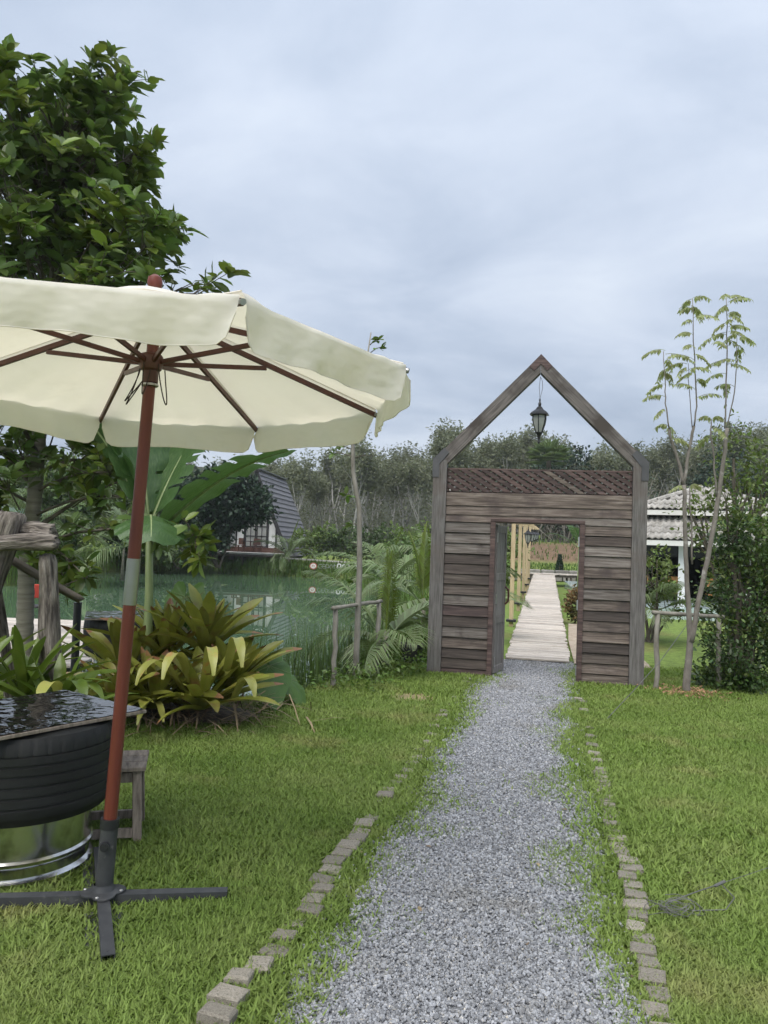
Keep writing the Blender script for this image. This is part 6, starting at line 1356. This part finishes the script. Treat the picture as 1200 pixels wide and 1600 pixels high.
for loc, h, lab in (((15.4, 66, 1), 10.0, 'dark dense tree behind the fan palm'), ((27.5, 62, 1), 9.2, 'dark dense tree above the right slope of the gate roof'), ((31, 55, 0.8), 8.0, 'broad dark tree behind the pavilion roof'), ((20.5, 40, 0.6), 5.0, 'dark tree behind the pavilion, nearest its upper roof')):
    shrub('dense_tree', loc, [((0, 0, h * 0.72), (h * 0.26, h * 0.25, h * 0.26), 1.2), ((h * 0.18, 0, h * 0.5), (h * 0.24, h * 0.22, h * 0.24), 0.8), ((-h * 0.2, 0, h * 0.5), (h * 0.24, h * 0.22, h * 0.25), 0.8), ((0, 0, h * 0.25), (h * 0.28, h * 0.22, h * 0.25), 0.7)], 0.36, LEAF_CARD, 'leaf_house_tree', lab, 'tree', rs, 6, 1300, clusters=7)

# ------------------------------------------------------------------ tiled pavilion on the right
def pavilion():
    O = Vector((9.75, 23.3, 0)); yaw = rad(-22); t = thing('pavilion', 'white pavilion with two-tiered pale tile roof behind the right lawn', 'building', tuple(O), yaw); tag(t, None)
    b = MB().box((0, 0, 0), (1, 1, 1)); V = []; F = []; nx = 9
    for j, y in enumerate((0.0, 0.42)):
        for i in range(nx): u = i / (nx - 1); V.append((-0.16 + 0.32 * u, y, 0.028 * math.cos(u * 4 * math.pi) + (0.018 if j == 0 else 0)))
    for j in range(2):
        for i in range(nx): x, y, z = V[j * nx + i]; V.append((x, y, z - 0.014))
    for i in range(nx - 1): F += [(i, i + 1, nx + i + 1, nx + i), (2 * nx + i + 1, 2 * nx + i, 3 * nx + i, 3 * nx + i + 1), (i + 1, i, 2 * nx + i, 2 * nx + i + 1)]
    tile = mk_mesh('roof_tile', V, F, 'roof_tile', True)
    def tier(he, ze, ht, zt, nm, rows):
        d = MB(); P = [(-he, -he, ze), (he, -he, ze), (he, he, ze), (-he, he, ze), (-ht, -ht, zt), (ht, -ht, zt), (ht, ht, zt), (-ht, ht, zt)]
        d.add(P, [(0, 1, 5, 4), (1, 2, 6, 5), (2, 3, 7, 6), (3, 0, 4, 7), (3, 2, 1, 0)] + ([(4, 5, 6, 7)])); d = d.build('roof_deck', 'roof_tile', t)
        for k in range(4):
            R = Matrix.Rotation(k * math.pi / 2, 3, 'Z'); a, b_ = R @ Vector((-he, -he, ze - 0.06)), R @ Vector((he, -he, ze - 0.06)); MB().beam(a, b_, 0.05, 0.14).build('fascia', 'fascia', t)
            c0, c1 = R @ Vector((-he, -he, ze + 0.05)), R @ Vector((-ht, -ht, zt + 0.06)); MB().tube([c0, c0.lerp(c1, .5) + Vector((0, 0, .01)), c1], 0.085, 8).build('ridge_cap', 'roof_tile', t)
        sl = Vector((0, he - ht, zt - ze)); L = sl.length; ang = math.atan2(zt - ze, he - ht)
        for k in (0, 3):
            for r in range(rows):
                f = (r * 0.40) / L; half = he + (ht - he) * (f + 0.15 / L); n = int(2 * half / 0.32)
                for i in range(n):
                    x = -half + 0.16 + i * 0.32 + (2 * half - n * 0.32) / 2; p = Vector((x, -he - 0.05 + f * (he - ht), ze + 0.055 + f * (zt - ze))); R = Matrix.Rotation(k * math.pi / 2, 3, 'Z')
                    o = link_mesh('roof_tile', tile, t); o.location = R @ p; o.rotation_euler = (R @ Matrix.Rotation(ang, 3, 'X')).to_euler()
    tier(2.95, 1.98, 1.55, 2.66, 'lower', 4); tier(2.0, 2.86, 0.12, 3.62, 'upper', 5)
    MB().box((0, 0, 2.64), (3.3, 3.3, 0.50)).build('clerestory', 'painted_interior_shade', t)
    for x in (-2.35, -0.6, 1.1, 2.35):
        for y in (-2.35, 2.35): MB().box((x, y, 0.95), (0.30 if x < -2 else 0.18, 0.22, 1.90)).build('column', 'white_wall', t)
    MB().box((0, 2.3, 0.95), (4.6, 0.1, 1.9)).build('wall', 'painted_interior_shade', t); MB().box((-2.40, 0.4, 0.95), (0.12, 4.0, 1.9)).build('wall', 'white_wall', t); MB().box((2.40, 0.4, 0.95), (0.12, 4.0, 1.9)).build('wall', 'painted_interior_shade', t)
    MB().box((0, 0, 0.02), (5.6, 5.6, 0.10)).build('floor', 'concrete', t)
    MB().box((0, -2.30, 1.72), (4.5, 0.12, 0.34)).build('beam', 'house_frame', t)
    def at(x, y, z): v = Matrix.Rotation(yaw, 3, 'Z') @ Vector((x, y, z)); return tuple(v + O)
    for x, y, lab in ((-1.75, -1.7, 'orange-backed chair nearest the white wall in the pavilion'), (-0.75, -1.6, 'orange-backed chair behind the forked sapling in the pavilion'), (0.25, -1.7, 'orange-backed chair farther right in the pavilion')):
        c = thing('cafe_chair', lab, 'chair', at(x, y, 0.07), yaw + 0.1, 'pavilion chairs'); MB().box((0, 0, 0.45), (0.42, 0.42, 0.04)).build('seat', 'orange_wood', c); MB().box((0, -0.2, 0.80), (0.46, 0.03, 0.24)).build('backrest', 'orange_wood', c)
        for sx in (-1, 1):
            MB().box((sx * 0.19, -0.2, 0.45), (0.03, 0.028, 0.9)).build('leg', 'black_iron', c); MB().box((sx * 0.19, 0.18, 0.22), (0.03, 0.03, 0.43)).build('leg', 'black_iron', c)
    for x, y, lab in ((-1.2, -0.7, 'dark cafe table on the left in the pavilion'), (0.3, -0.6, 'dark cafe table on the right in the pavilion')):
        c = thing('cafe_table', lab, 'table', at(x, y, 0.07), yaw); MB().box((0, 0, 0.73), (0.8, 0.7, 0.04)).build('table_top', 'orange_wood', c); MB().box((0, 0, 0.36), (0.06, 0.06, 0.70)).build('leg', 'black_iron', c); MB().box((0, 0, 0.02), (0.5, 0.5, 0.03)).build('foot', 'black_iron', c)
pavilion()

def fallen():
    rng = np.random.default_rng(55); n = 60; y = 2.4 + 7 * rng.random(n) ** 1.3; x = (rng.random(n) - 0.5) * y * 1.05; k = poly_sd(x, y, POND) > 0.3; x, y = x[k], y[k]; P = np.stack([x, y, height(x, y) + 0.022], 1); D = rng.normal(0, 1, P.shape); D[:, 2] *= 0.2
    tag(leaf_obj('fallen_leaves', P, D, rng.uniform(0.018, 0.04, len(P)), LEAF_OVAL, 'straw', None, rng, 0.25), 'dry brown leaves scattered over the lawn and gravel', 'leaf litter', kind='stuff')
fallen()

# ------------------------------------------------------------------ the humid air of the place
def air():
    m = bpy.data.materials.new('humid_air'); m.use_nodes = True; t = m.node_tree; t.nodes.clear(); o = N(t, 'ShaderNodeOutputMaterial'); v = N(t, 'ShaderNodeVolumePrincipled'); v.inputs['Color'].default_value = (0.86, 0.90, 0.95, 1); v.inputs['Density'].default_value = 0.0007; v.inputs['Anisotropy'].default_value = 0.3
    t.links.new(v.outputs[0], o.inputs['Volume']); b = MB().box((0, 123, 12.5), (330, 280, 30)); me = mk_mesh('haze', b.V, b.F); me.materials.append(m); h = link_mesh('haze', me); h['kind'] = 'stuff'; tag(h, 'thin humid haze in the air over the pond and the wood', 'haze')
air()
